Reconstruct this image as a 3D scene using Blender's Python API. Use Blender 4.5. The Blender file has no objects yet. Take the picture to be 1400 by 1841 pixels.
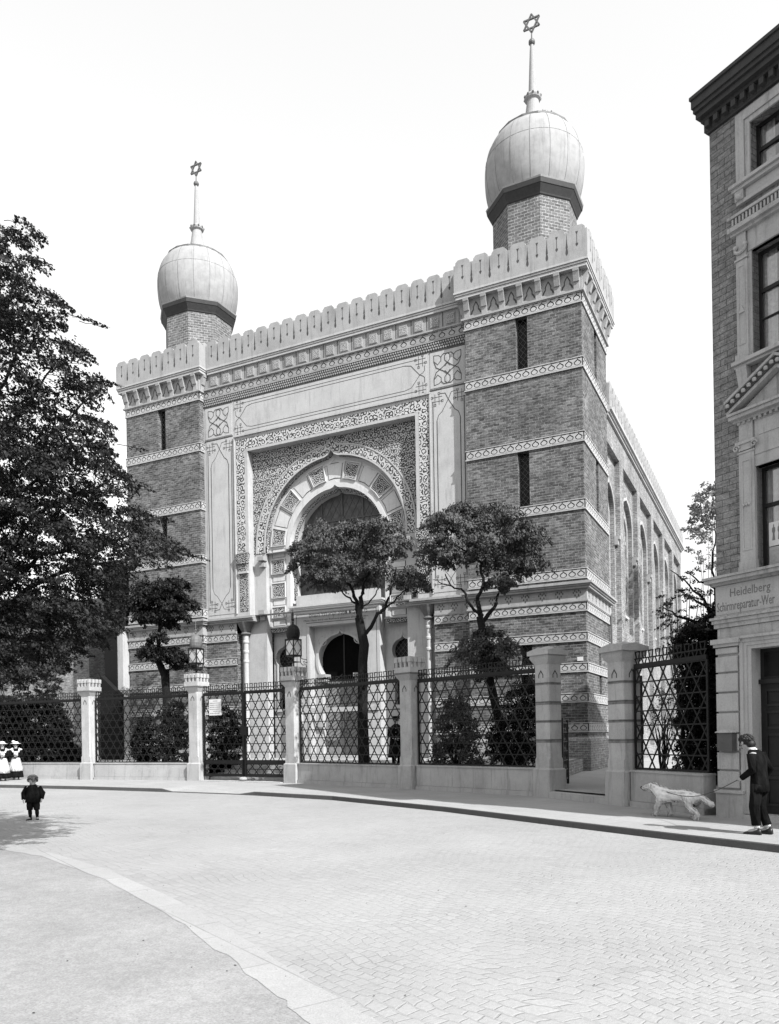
import bpy, math, random
import numpy as np
from mathutils import Vector, Matrix
from mathutils.geometry import tessellate_polygon

random.seed(11); RNG = np.random.default_rng(11)
SC = bpy.context.scene; COL = SC.collection
PI = math.pi

# ------------------------------------------------------------------ measuring helpers (surveyed camera of the photograph)
FPX, YAW, ROLL, CYP = 1414.5, -0.457681, -0.016301, 1321.57
CAM = np.array([7.6472, -35.8386, 2.0])
FW = np.array([math.sin(YAW), math.cos(YAW), 0.0]); RT = np.array([math.cos(YAW), -math.sin(YAW), 0.0]); UP = np.array([0, 0, 1.0])
def ray(u, v):
    a, b = u-700, v-CYP
    xi = a*math.cos(ROLL)+b*math.sin(ROLL); yi = -a*math.sin(ROLL)+b*math.cos(ROLL)
    return FW+RT*xi/FPX-UP*yi/FPX
def atD(u, v, d): return CAM+d*ray(u, v)          # point seen at (u, v) and d metres deep

# ------------------------------------------------------------------ mesh builder
class Fr:                                            # wall frame: s along, o outwards, z up
    def __init__(self, O, t, n): self.O, self.t, self.n = np.array(O, float), np.array(t, float), np.array(n, float)
    def p(self, s, o, z): return tuple(self.O+self.t*s+self.n*o+np.array([0, 0, z]))
W0 = Fr((0, 0, 0), (1, 0, 0), (0, -1, 0))            # front walls (s = X, o = towards the street)
def offs(fr, o): return Fr(fr.O+fr.n*o, fr.t, fr.n)

class MB:
    def __init__(self): self.v, self.f, self.m = [], [], []
    def face(self, pts, m=0):
        k = len(self.v); self.v += [tuple(map(float, p)) for p in pts]; self.f.append(tuple(range(k, k+len(pts)))); self.m.append(m)
    def quads(self, rings, m=0, closed=True, cap0=False, cap1=False):
        k = len(self.v); n = len(rings[0])
        for r in rings: self.v += [tuple(map(float, p)) for p in r]
        for i in range(len(rings)-1):
            for j in range(n if closed else n-1):
                a, b = k+i*n+j, k+i*n+(j+1) % n
                self.f.append((a, b, b+n, a+n)); self.m.append(m)
        if cap0: self.f.append(tuple(range(k+n-1, k-1, -1))); self.m.append(m)
        if cap1: self.f.append(tuple(range(k+(len(rings)-1)*n, k+len(rings)*n))); self.m.append(m)
    def box(self, fr, s0, s1, o0, o1, z0, z1, m=0):
        p = fr.p
        self.quads([[p(s0, o0, z0), p(s1, o0, z0), p(s1, o1, z0), p(s0, o1, z0)], [p(s0, o0, z1), p(s1, o0, z1), p(s1, o1, z1), p(s0, o1, z1)]], m, True, True, True)
    def prism(self, fr, poly, o0, o1, m=0, ms=None):   # polygon (s, z), front at o1
        self.plate(fr, poly, [], o0, o1, m, ms)
    def plate(self, fr, outer, holes, o0, o1, m=0, ms=None, side=True):
        ms = m if ms is None else ms
        loops = [outer]+list(holes)
        tri = tessellate_polygon([[Vector((a, b, 0)) for a, b in L] for L in loops])
        flat = [q for L in loops for q in L]
        k = len(self.v); self.v += [fr.p(a, o1, b) for a, b in flat]
        for t in tri: self.f.append(tuple(k+i for i in t)); self.m.append(m)
        if side:
            for L in (loops if side is True else loops[1:]):
                n = len(L); k2 = len(self.v)
                self.v += [fr.p(a, o1, b) for a, b in L]+[fr.p(a, o0, b) for a, b in L]
                for i in range(n):
                    j = (i+1) % n; self.f.append((k2+i, k2+j, k2+n+j, k2+n+i)); self.m.append(ms)
    def strip(self, fr, pts, w, o, m=0, closed=False):   # flat mitred ribbon following (s, z) points
        P = [np.array(p, float) for p in pts]; n = len(P); L, R = [], []
        for i in range(n):
            a = P[i-1] if (i > 0 or closed) else None; b = P[(i+1) % n] if (i < n-1 or closed) else None
            d1 = (P[i]-a) if a is not None else None; d2 = (b-P[i]) if b is not None else None
            if d1 is None: d1 = d2
            if d2 is None: d2 = d1
            d1 = d1/(np.linalg.norm(d1)+1e-9); d2 = d2/(np.linalg.norm(d2)+1e-9)
            n1 = np.array([-d1[1], d1[0]]); n2 = np.array([-d2[1], d2[0]]); mm = n1+n2; mm = mm/(np.linalg.norm(mm)+1e-9)
            h = w/2/max(.35, float(mm@n1)); L.append(P[i]+mm*h); R.append(P[i]-mm*h)
        for i in range(n if closed else n-1):
            j = (i+1) % n
            self.face([fr.p(*(L[i][0], o, L[i][1])), fr.p(L[j][0], o, L[j][1]), fr.p(R[j][0], o, R[j][1]), fr.p(R[i][0], o, R[i][1])], m)
    def bar(self, fr, a, b, w, o0, o1, m=0):             # straight bar (s, z)->(s, z), rectangular section
        a, b = np.array(a, float), np.array(b, float); d = (b-a)/np.linalg.norm(b-a); q = np.array([-d[1], d[0]])*w/2
        c = [a+q, b+q, b-q, a-q]
        self.quads([[fr.p(x, o0, z) for x, z in c], [fr.p(x, o1, z) for x, z in c]], m, True, True, True)
    def tube(self, path, r, n=6, m=0, caps=True):
        P = [np.array(p, float) for p in path]; r = [r]*len(P) if not hasattr(r, '__len__') else r
        rings = []; ref = np.array([0.13, 0.27, 0.95])
        for i, p in enumerate(P):
            d = P[min(i+1, len(P)-1)]-P[max(i-1, 0)]; d = d/(np.linalg.norm(d)+1e-9)
            x = np.cross(ref, d)
            if np.linalg.norm(x) < .2: x = np.cross(np.array([1, 0.1, 0]), d)
            x /= np.linalg.norm(x); y = np.cross(d, x)
            rings.append([p+r[i]*(math.cos(2*PI*k/n)*x+math.sin(2*PI*k/n)*y) for k in range(n)])
        self.quads(rings, m, True, caps, caps)
    def lathe(self, c, prof, n=16, m=0, ph=0.0, caps=True, sx=1, sy=1):
        self.quads([[(c[0]+sx*r*math.cos(2*PI*k/n+ph), c[1]+sy*r*math.sin(2*PI*k/n+ph), c[2]+z) for k in range(n)] for r, z in prof], m, True, caps, caps)
    def ball(self, c, rx, ry=None, rz=None, n=10, k=7, m=0):
        ry = rx if ry is None else ry; rz = rx if rz is None else rz
        self.quads([[(c[0]+rx*math.sin(PI*i/k)*math.cos(2*PI*j/n), c[1]+ry*math.sin(PI*i/k)*math.sin(2*PI*j/n), c[2]-rz*math.cos(PI*i/k)) for j in range(n)] for i in range(1, k)], m, True, True, True)
    def add(self, other, M=None, dm=0):
        k = len(self.v)
        if M is None: self.v += other.v
        else: self.v += [tuple(M @ Vector(p)) for p in other.v]
        self.f += [tuple(i+k for i in f) for f in other.f]; self.m += [i+dm for i in other.m]
    def add_mesh(self, me, m=0):
        k = len(self.v); self.v += [tuple(v.co) for v in me.vertices]
        for p in me.polygons: self.f.append(tuple(i+k for i in p.vertices)); self.m.append(m)
    def build(self, name, mats, parent=None, smooth=False, uv=True, loc=None):
        me = bpy.data.meshes.new(name)
        off = np.array(loc if loc is not None else (ORG.get(parent.name, (0, 0, 0)) if parent else (0, 0, 0)), float)
        V = np.array(self.v)-off
        me.from_pydata(V.tolist(), [], self.f)
        for mt in (mats if isinstance(mats, (list, tuple)) else [mats]): me.materials.append(mt)
        if len(me.polygons) == len(self.m): me.polygons.foreach_set('material_index', self.m)
        if smooth: me.polygons.foreach_set('use_smooth', [True]*len(me.polygons))
        if uv: boxuv(me, off)
        me.update()
        o = bpy.data.objects.new(name, me); COL.objects.link(o)
        if loc is not None: o.location = loc
        ORG[o.name] = tuple(off)
        if parent: o.parent = parent
        return o
ORG = {}
def boxuv(me, off):
    n = len(me.polygons)
    if not n: return
    nor = np.zeros(n*3); me.polygons.foreach_get('normal', nor); nor = nor.reshape(-1, 3)
    st = np.zeros(n, int); me.polygons.foreach_get('loop_start', st); tot = np.zeros(n, int); me.polygons.foreach_get('loop_total', tot)
    vi = np.zeros(len(me.loops), int); me.loops.foreach_get('vertex_index', vi)
    co = np.zeros(len(me.vertices)*3); me.vertices.foreach_get('co', co); co = co.reshape(-1, 3)+off
    fi = np.repeat(np.arange(n), tot)
    N = nor[fi]; P = co[vi]; flat = np.abs(N[:, 2]) > .85
    h = np.hypot(N[:, 0], N[:, 1])+1e-9; t = np.stack([-N[:, 1]/h, N[:, 0]/h], 1)
    sg = np.where(np.abs(t[:, 0]) > np.abs(t[:, 1]), np.sign(t[:, 0]), np.sign(t[:, 1])); t = t*sg[:, None]
    u = np.where(flat, P[:, 0], P[:, 0]*t[:, 0]+P[:, 1]*t[:, 1]); v = np.where(flat, P[:, 1], P[:, 2])
    L = me.uv_layers.new(name='UVMap'); L.data.foreach_set('uv', np.stack([u, v], 1).ravel())

def tag(o, label=None, cat=None, group=None, kind=None):
    if label: o['label'] = label
    if cat: o['category'] = cat
    if group: o['group'] = group
    if kind: o['kind'] = kind
    return o
def thing(name, loc, label, cat, group=None, rz=0):
    o = bpy.data.objects.new(name, None); COL.objects.link(o); o.location = loc; o.rotation_euler.z = rz
    o.empty_display_size = .3
    ORG[o.name] = tuple(loc) if rz == 0 else (0, 0, 0)
    return tag(o, label, cat, group)
def dup(o, loc=None, rz=None, label=None, parent=None):
    c = o.copy(); COL.objects.link(c)
    if loc is not None: c.location = loc
    if rz is not None: c.rotation_euler.z = rz
    if label: c['label'] = label
    if parent is not None: c.parent = parent
    for ch in list(o.children): dup(ch, parent=c)
    return c
def arc(cx, cz, r, a0, a1, n): return [(cx+r*math.cos(math.radians(a0+(a1-a0)*i/n)), cz+r*math.sin(math.radians(a0+(a1-a0)*i/n))) for i in range(n+1)]
def ogee_arch(cx, zc, r, zbot, tip=.3, n=20):           # opening outline: straight legs, round arch, small ogee tip
    L = [(cx+r, zbot)]+arc(cx, zc, r, 0, 84.5, n)
    R = [(2*cx-a, b) for a, b in reversed(L)]
    return L+[(cx+r*.045, zc+r+tip*.25), (cx, zc+r+tip), (cx-r*.045, zc+r+tip*.25)]+R
# ------------------------------------------------------------------ materials (a black-and-white photograph: neutral greys)
class NT:
    def __init__(self, name):
        self.mat = bpy.data.materials.new(name); self.mat.use_nodes = True; self.t = self.mat.node_tree
        self.b = self.t.nodes['Principled BSDF']; self.b.inputs['Roughness'].default_value = .85; self.b.inputs['Specular IOR Level'].default_value = .25
    def n(self, typ, **k):
        d = self.t.nodes.new(typ)
        for a, v in k.items():
            if hasattr(d, a) and a not in ('Scale',): setattr(d, a, v)
        return d
    def set(self, d, **k):
        for a, v in k.items(): d.inputs[a.replace('_', ' ')].default_value = v
        return d
    def l(self, a, b): self.t.links.new(a, b)
    def uv(self): return self.n('ShaderNodeTexCoord').outputs['UV']
    def obj(self): return self.n('ShaderNodeNewGeometry').outputs['Position']
    def noise(self, vec, scale, detail=3, rough=.55, out='Fac'):
        d = self.n('ShaderNodeTexNoise'); self.set(d, Scale=scale, Detail=detail, Roughness=rough); self.l(vec, d.inputs['Vector']); return d.outputs[out]
    def ramp(self, fac, stops):
        d = self.n('ShaderNodeValToRGB'); e = d.color_ramp.elements
        while len(e) < len(stops): e.new(.5)
        for x, (p, c) in zip(e, stops): x.position = p; x.color = (c, c, c, 1)
        self.l(fac, d.inputs['Fac']); return d.outputs['Color']
    def math(self, op, a, b=None):
        d = self.n('ShaderNodeMath', operation=op)
        for i, x in enumerate((a, b, .5 if op == 'MULTIPLY_ADD' else None)):
            if x is None: continue
            if isinstance(x, (int, float)): d.inputs[i].default_value = x
            else: self.l(x, d.inputs[i])
        return d.outputs[0]
    def mix(self, fac, a, b, mode='MIX'):
        d = self.n('ShaderNodeMix', data_type='RGBA', blend_type=mode)
        for i, x in ((0, fac), (6, a), (7, b)):
            if isinstance(x, (int, float)): d.inputs[i].default_value = x if i == 0 else (x, x, x, 1)
            else: self.l(x, d.inputs[i])
        return d.outputs[2]
    def mapv(self, vec, scale=(1, 1, 1), rot=(0, 0, 0)):
        d = self.n('ShaderNodeMapping'); d.inputs['Scale'].default_value = scale; d.inputs['Rotation'].default_value = rot; self.l(vec, d.inputs['Vector']); return d.outputs[0]
    def bump(self, h, strength=.4, dist=.02, prev=None):
        d = self.n('ShaderNodeBump'); self.set(d, Strength=strength, Distance=dist); self.l(h, d.inputs['Height'])
        if prev is not None: self.l(prev, d.inputs['Normal'])
        return d.outputs[0]
    def out(self, col, nrm=None, rough=None, spec=None, metal=None):
        if isinstance(col, (int, float)): self.b.inputs['Base Color'].default_value = (col, col, col, 1)
        else: self.l(col, self.b.inputs['Base Color'])
        if nrm is not None: self.l(nrm, self.b.inputs['Normal'])
        if rough is not None: self.b.inputs['Roughness'].default_value = rough
        if spec is not None: self.b.inputs['Specular IOR Level'].default_value = spec
        if metal is not None: self.b.inputs['Metallic'].default_value = metal
        return self.mat

def m_plain(name, c, rough=.8, spec=.25, var=.25, scale=6, metal=0):
    t = NT(name); p = t.obj(); n1 = t.noise(p, scale, 5, .6)
    return t.out(t.ramp(n1, [(.25, c*(1-var)), (.75, c*(1+var))]), t.bump(n1, .15, .01), rough, spec, metal)
def m_stone(name, c, var=.18, stain=.45, bump=.35, fine=28):
    t = NT(name); p = t.obj(); uv = t.uv()
    a = t.noise(p, 1.3, 6, .65); b = t.noise(p, fine, 3, .6)
    streak = t.noise(t.mapv(uv, (3.0, .3, 1)), 1.6, 6, .72); blot = t.noise(p, .55, 7, .72)
    col = t.ramp(a, [(.25, c*(1-var)), (.75, c*(1+var*.8))])
    col = t.mix(.35, col, t.ramp(b, [(.3, c*.7), (.7, c*1.25)]))
    col = t.mix(t.ramp(streak, [(.52, 0), (.72, stain)]), col, c*.42)
    col = t.mix(t.ramp(blot, [(.5, 0), (.72, stain*.8)]), col, c*.5)
    return t.out(col, t.bump(b, bump, .012), .9, .15)
def m_brick(name, c1, c2, mort, w=.42, h=.165, ms=.014, bias=0, bump=.6, stain=.5, dash=.0):
    t = NT(name); uv = t.uv(); p = t.obj()
    wob = t.noise(uv, 3.1, 2, .5, 'Color')
    vec = t.n('ShaderNodeVectorMath', operation='MULTIPLY_ADD'); t.l(wob, vec.inputs[0]); vec.inputs[1].default_value = (.03, .022, 0); t.l(uv, vec.inputs[2])
    br = t.n('ShaderNodeTexBrick'); t.l(vec.outputs[0], br.inputs['Vector'])
    t.set(br, Scale=1.0, Mortar_Size=ms, Mortar_Smooth=.25, Bias=bias, Brick_Width=w, Row_Height=h)
    br.inputs['Color1'].default_value = (c1, c1, c1, 1); br.inputs['Color2'].default_value = (c2, c2, c2, 1); br.inputs['Mortar'].default_value = (mort, mort, mort, 1)
    big = t.noise(p, .5, 6, .68); mid = t.noise(t.mapv(uv, (3.0, 8.0, 1)), 1.0, 4, .7); fine = t.noise(p, 26, 2, .6)
    col = t.mix(1, br.outputs['Color'], t.ramp(big, [(.25, 1-stain), (.75, 1.2)]), 'MULTIPLY')
    col = t.mix(.75, col, t.ramp(mid, [(.3, .45), (.7, 1.5)]), 'MULTIPLY')
    col = t.mix(.7, col, t.ramp(fine, [(.3, .55), (.7, 1.45)]), 'MULTIPLY')
    if dash:                                              # open, sooty bed joints in irregular runs
        dn = t.noise(t.mapv(uv, (2.6, 11.0, 1)), 1.0, 3, .75); col = t.mix(t.ramp(dn, [(.52, 0), (.66, dash)]), col, c1*.35)
    hgt = t.math('ADD', t.math('MULTIPLY', br.outputs['Fac'], -1), t.math('MULTIPLY', fine, .5))
    return t.out(col, t.bump(hgt, bump, .02), .9, .12)
def m_arab(name, light, dark, sc=6.5, cut=.1, warp=.16):
    t = NT(name); uv = t.uv()
    wob = t.noise(uv, 4.5, 2, .5, 'Color')
    vec = t.n('ShaderNodeVectorMath', operation='MULTIPLY_ADD'); t.l(wob, vec.inputs[0]); vec.inputs[1].default_value = (warp, warp, 0); t.l(uv, vec.inputs[2])
    vo = t.n('ShaderNodeTexVoronoi', voronoi_dimensions='2D'); t.set(vo, Scale=sc, Randomness=.55); t.l(vec.outputs[0], vo.inputs['Vector'])
    wave = t.math('SINE', t.math('MULTIPLY', vo.outputs['Distance'], 15.0))
    ns = t.noise(uv, 22, 2, .5)
    w2 = t.math('ADD', wave, t.math('MULTIPLY', t.math('SUBTRACT', ns, .5), 1.6))
    f = t.ramp(t.math('MULTIPLY_ADD', w2, .33), [(.42+cut*.2, 0), (.55+cut*.2, 1)])
    big = t.noise(uv, .8, 4, .6)
    col = t.mix(f, dark, t.ramp(big, [(.3, light*.8), (.7, light*1.1)]))
    return t.out(col, t.bump(f, .9, .05), .9, .12)
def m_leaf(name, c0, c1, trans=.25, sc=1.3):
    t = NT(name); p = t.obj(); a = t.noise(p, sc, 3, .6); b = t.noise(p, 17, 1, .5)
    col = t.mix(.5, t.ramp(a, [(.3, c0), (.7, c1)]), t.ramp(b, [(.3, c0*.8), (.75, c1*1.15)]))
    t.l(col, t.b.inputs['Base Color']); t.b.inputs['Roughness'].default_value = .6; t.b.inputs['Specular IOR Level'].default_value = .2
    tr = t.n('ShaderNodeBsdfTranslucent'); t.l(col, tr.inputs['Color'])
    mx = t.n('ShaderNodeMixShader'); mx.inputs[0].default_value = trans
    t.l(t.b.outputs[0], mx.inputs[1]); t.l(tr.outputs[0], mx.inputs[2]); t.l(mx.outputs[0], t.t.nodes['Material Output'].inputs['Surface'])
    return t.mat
def m_glass(name, c=.015, rough=.12, spec=.6):
    t = NT(name); p = t.obj(); n1 = t.noise(p, 2.2, 3, .5)
    return t.out(t.ramp(n1, [(.3, c*.5), (.7, c*2)]), t.bump(n1, .05, .02), rough, spec)

M = {}
M['brick'] = m_brick('tower brickwork', .07, .165, .25, w=.29, h=.122, ms=.011, stain=.6, dash=.85)
M['brick_drum'] = m_brick('drum brickwork', .085, .14, .28, w=.33, h=.145, ms=.015, stain=.25)
M['brick_house'] = m_brick('town house brickwork', .14, .18, .05, w=.36, h=.145, ms=.0075, bump=.4, stain=.2)
M['brick_old'] = m_brick('old boundary brickwork', .16, .25, .36, w=.27, h=.108, ms=.010, dash=.5)
M['stone'] = m_stone('pale sandstone', .265, .2, .6)
M['stone_light'] = m_stone('light sandstone', .34, .16, .5)
M['soot_shade'] = m_plain('soot and relief shade', .045, var=.4, scale=14)  # dirt black; under carved relief it stands in for the groove shade
M['line'] = m_plain('incised line', .05, var=.3, scale=9)
M['stucco'] = m_stone('white render', .345, .12, .5, .25, 30)
M['arab'] = m_arab('carved arabesque', .40, .035, 3.4, -.35, .25)
M['arab_field'] = m_arab('carved field of tendrils and soffit shade', .34, .03, 4.2, -.15, .22)
M['arab_fine'] = m_arab('fine carved knotwork', .34, .02, 5.0, .05, .14)
M['arab_pale'] = m_arab('pale carved rosette', .31, .15, 6.5, -.3, .12)
M['zinc'] = m_stone('weathered zinc', .28, .10, .35, .08, 12)
M['dome'] = m_stone('seamed zinc sheet', .27, .13, .5, .12, 3)
M['zinc_dark'] = m_plain('dark zinc moulding', .09, .6, .4, .3)
M['iron'] = m_plain('black wrought iron', .005, .55, .25, .3, 20)
M['granite'] = m_stone('grey granite', .325, .26, .7, .5, 60)
M['pillar'] = m_stone('weathered gate sandstone', .35, .34, .8, .5, 35)
M['glass'] = m_glass('dark window glass', .005, .25, .12)
M['lead'] = m_plain('lead glazing bar', .05, .6, .4)
M['stained'] = m_plain('leaded stained glass', .05, .4, .3, .7, 2.0)
M['void'] = m_plain('dark interior', .004, .9, .02)
M['wood_dark'] = m_plain('dark varnished oak', .008, .5, .3, .35, 9)
M['wood'] = m_plain('grey oak boards', .17, .7, .3, .25, 8)
M['trim'] = m_stone('painted stone trim', .335, .2, .7, .35, 30)
M['trim_dirty'] = m_stone('sooty streaked stone trim', .32, .3, .95, .5, 24)
M['stain'] = m_plain('damp stain', .15, .9, .1, .4, 6)
M['bark'] = m_plain('dark bark', .012, .95, .1, .6, 22)
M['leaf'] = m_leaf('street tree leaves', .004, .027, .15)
M['leaf_court'] = m_leaf('courtyard tree leaves', .016, .105, .15)
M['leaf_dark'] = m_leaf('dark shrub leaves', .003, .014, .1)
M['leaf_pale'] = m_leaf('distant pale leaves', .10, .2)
M['leaf_ivy'] = m_leaf('glossy shrub leaves', .02, .085, .15)
M['roof'] = m_plain('slate roof', .05, .7, .3)
M['slate'] = m_plain('near black wall', .007, .8, .2)  # near black, for the chimney stack and the added shadow block
M['far'] = m_stone('far house render', .26, .15, .4)
def m_cloth(name, c):
    t = NT(name); p = t.obj(); a = t.noise(t.mapv(p, (1, 1, .45)), 9, 2, .5); b = t.noise(p, 60, 2, .6)
    return t.out(t.ramp(a, [(.3, c*.6), (.7, c*1.5)]), t.bump(b, .3, .005, t.bump(a, 1.0, .06)), .95, .05)
M['cloth_black'] = m_cloth('black wool', .006)
M['stucco_pale'] = m_stone('pale dressed stone', .43, .1, .4, .25, 30)
M['cloth_dark'] = m_cloth('dark serge', .010)
M['cloth_white'] = m_cloth('white linen', .44)
M['skin'] = m_plain('skin', .28, .6, .3, .1, 18)
M['hair'] = m_plain('dark hair', .008, .6, .3, .4, 40)
M['hair_fair'] = m_plain('fair hair', .07, .6, .3, .4, 40)
M['straw'] = m_plain('white straw hat', .56, .9, .15, .12, 20)
M['leather'] = m_plain('black leather', .005, .4, .4)
M['fur'] = m_plain('white dog coat', .6, .95, .1, .14, 22)
M['paper'] = m_plain('paper notice', .52, .9, .1, .08, 6)
M['ink'] = m_plain('printed ink', .16, .9, .1)
M['paint_sign'] = m_stone('painted sign fascia', .33, .1, .3, .2, 40)
M['sign_ink'] = m_plain('sign lettering paint', .13, .8, .2)
M['tin'] = m_plain('painted tin box', .05, .5, .5)

def m_road():
    t = NT('granite setts'); p = t.obj()
    wob = t.noise(p, .55, 2, .5, 'Color')
    vec = t.n('ShaderNodeVectorMath', operation='MULTIPLY_ADD'); t.l(wob, vec.inputs[0]); vec.inputs[1].default_value = (.8, .8, 0); t.l(t.mapv(p, (1, 1, 1), (0, 0, math.radians(24))), vec.inputs[2])
    w2 = t.noise(p, 5.0, 2, .5, 'Color'); v3 = t.n('ShaderNodeVectorMath', operation='MULTIPLY_ADD'); t.l(w2, v3.inputs[0]); v3.inputs[1].default_value = (.075, .075, 0); t.l(vec.outputs[0], v3.inputs[2])
    br = t.n('ShaderNodeTexBrick'); t.l(v3.outputs[0], br.inputs['Vector'])
    t.set(br, Scale=1.0, Mortar_Size=.013, Mortar_Smooth=.6, Brick_Width=.18, Row_Height=.145, Bias=0.0)
    c1, c2, c3 = .23, .28, .215
    br.inputs['Color1'].default_value = (c1, c1, c1, 1); br.inputs['Color2'].default_value = (c2, c2, c2, 1); br.inputs['Mortar'].default_value = (c3, c3, c3, 1)
    big = t.noise(p, .28, 5, .65); fine = t.noise(p, 30, 3, .7); pat = t.noise(p, 1.7, 4, .7)
    dust = t.ramp(pat, [(.34, .2), (.62, .9)])                     # blown sand fills the joints in patches
    col = t.mix(dust, br.outputs['Color'], .26)
    col = t.mix(1, col, t.ramp(big, [(.25, .86), (.75, 1.08)]), 'MULTIPLY')
    col = t.mix(.5, col, t.ramp(fine, [(.3, .82), (.7, 1.15)]), 'MULTIPLY')
    h = t.math('SUBTRACT', t.math('MULTIPLY', fine, .35), t.math('MULTIPLY', br.outputs['Fac'], t.math('SUBTRACT', 1.0, t.math('MULTIPLY', dust, .6))))
    return t.out(col, t.bump(h, .5, .025), .9, .15)
def m_sand(name, c, grit=.25, big_v=.1, slab=False):
    t = NT(name); p = t.obj(); big = t.noise(p, .6, 6, .65); fine = t.noise(p, 55, 4, .75); mid = t.noise(p, 9, 4, .7)
    col = t.ramp(big, [(.25, c*(1-big_v)), (.75, c*(1+big_v))])
    col = t.mix(1, col, t.ramp(fine, [(.3, 1-grit), (.7, 1+grit)]), 'MULTIPLY')
    col = t.mix(.5, col, t.ramp(mid, [(.3, 1-grit*.8), (.7, 1+grit*.6)]), 'MULTIPLY')
    if slab:                                              # worn flags, joints half filled with dirt
        br = t.n('ShaderNodeTexBrick'); t.l(t.mapv(p, (1, 1, 1), (0, 0, math.radians(28))), br.inputs['Vector']); t.set(br, Scale=1.0, Mortar_Size=.012, Mortar_Smooth=.4, Brick_Width=1.25, Row_Height=.85)
        for q, g in (('Color1', .93), ('Color2', 1.06), ('Mortar', .62)): br.inputs[q].default_value = (g, g, g, 1)
        col = t.mix(t.ramp(t.noise(p, .9, 3, .6), [(.35, .25), (.65, .9)]), col, t.mix(1, col, br.outputs['Color'], 'MULTIPLY'))
    speck = t.noise(p, 21, 1, .5); col = t.mix(t.ramp(speck, [(.74, 0), (.78, .55)]), col, c*.35)
    return t.out(col, t.bump(t.math('ADD', fine, mid), .35, .02), .95, .1)
M['eave'] = m_plain('blackened cornice', .03, .7, .3)
M['road'] = m_road(); M['sand'] = m_sand('rolled gravel', .22, .3, .2); M['path'] = m_sand('worn stone strip', .275, .14, .08, True)
M['walk'] = m_sand('flagged pavement', .265, .16, .08, True); M['earth'] = m_sand('trodden earth', .2, .3); M['court'] = m_sand('pale courtyard gravel', .27, .2)
M['kerb'] = m_stone('shaded kerb face', .075, .2, .4, .4, 30)  # near black puts the face's shade into its colour; top uses pavement
# ------------------------------------------------------------------ the synagogue
XC = -13.64
syn = thing('synagogue', (-13.64, 0, 0), 'Moorish brick synagogue with two onion domed towers and a huge horseshoe portal arch', 'synagogue')
OGEE = [(0, .192), (.026, .135), (.082, .085), (.128, .02), (.118, -.055), (.07, -.115), (0, -.135), (-.07, -.115), (-.118, -.055), (-.128, .02), (-.082, .085), (-.026, .135)]
def band(mb, fr, s0, s1, zt, h=.48, pitch=.40, ext=0, o=0.0):
    n = max(1, round((s1-s0)/pitch)); p = (s1-s0)/n; zb = zt-h; zc = zb+h*.46
    mb.box(fr, s0-ext, s1+ext, -.02, o+.015, zb, zt, 1)  # dark ground, painted as the shadow behind the relief
    for i in range(n):
        c = s0+p*(i+.5); k = h/.5
        mb.plate(fr, [(c-p/2, zb+.07), (c+p/2, zb+.07), (c+p/2, zt-.075), (c-p/2, zt-.075)], [[(c+a*k*1.40, zc+b*k) for a, b in OGEE]], o+.012, o+.05, 0, 1)
        mb.prism(fr, [(c+a*1.02*k, zc-.01+b*.70*k) for a, b in OGEE], o+.012, o+.045, 0, 1)
        mb.prism(fr, [(c-p*.42, zt-.075), (c-p*.08, zt-.075), (c-p*.08, zt-.045), (c-p*.42, zt-.045)], o+.012, o+.05, 0)
    mb.box(fr, s0-ext, s1+ext, -.02, o+.075, zt-.035, zt, 0)
    mb.box(fr, s0-ext, s1+ext, -.02, o+.062, zb, zb+.055, 0)
def parapet(mb, fr, s0, s1, n, z0, lo, hi, o, th=.3, merge_o=None):
    p = (s1-s0)/n; out = [(s0, z0), (s1, z0)]; top = []
    for i in range(n):
        a = s0+i*p; j = RNG.normal(0, .012, 4)
        top += [(a+.10*p, lo+j[0]), (a+.11*p, hi-.11+j[1]), (a+.25*p, hi+j[2]), (a+.75*p, hi+j[2]), (a+.89*p, hi-.11+j[3]), (a+.90*p, lo+j[0])]
    pts = out+[(s1, lo)]+list(reversed(top))+[(s0, lo)]
    mb.plate(fr, pts, [], o-th, o, 0); mb.plate(fr, pts, [], o-th, o-th, 0, side=False)
    hh = lo-z0
    for i in range(n+1):
        c = s0+i*p
        if 0 < i < n:
            q = [(0, lo-.02), (.022, lo-.35*hh), (.048, lo-.52*hh), (.03, lo-.55*hh), (.06, lo-.68*hh), (.05, lo-.74*hh), (0, lo-.80*hh)]
            mb.plate(fr, [(c+a, b) for a, b in q]+[(c-a, b) for a, b in reversed(q[1:-1])], [], o, o+.004, 1, side=False)  # flat dark shapes painted for the shade inside the slits
        if i < n:
            c += p/2; t = lo-.05
            q = [(.062, t), (.012, t-.14), (.012, t-.40*hh), (.06, t-.42*hh), (.05, t-.47*hh), (0, t-.53*hh)]
            mb.plate(fr, [(c+a, b) for a, b in q]+[(c-a, b) for a, b in reversed(q)], [], o, o+.004, 1, side=False)
def glazed(fr, s0, s1, z0, z1, o, name, parent, dia=.3):
    m = MB(); m.face([fr.p(s0, o, z0), fr.p(s1, o, z0), fr.p(s1, o, z1), fr.p(s0, o, z1)], 0)
    w, h = s1-s0, z1-z0; k = int(h/dia)+2
    for i in range(-2, k+1):                                     # diamond lead lattice
        for sg in (1, -1):
            a = (s0 if sg > 0 else s1); za = z0+i*dia
            zb = za+w*1.15
            t0 = max(0, (z0-za)/(zb-za)); t1 = min(1, (z1-za)/(zb-za))
            if t1 > t0+.05: m.bar(fr, (a+sg*w*t0, za+(zb-za)*t0), (a+sg*w*t1, za+(zb-za)*t1), .022, o+.002, o+.02+.004*sg, 1)
    m.box(fr, s0, s0+.04, o+.001, o+.03, z0, z1, 1); m.box(fr, s1-.04, s1, o+.001, o+.03, z0, z1, 1)
    return m.build(name, [M['glass'], M['lead']], parent)
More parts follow.
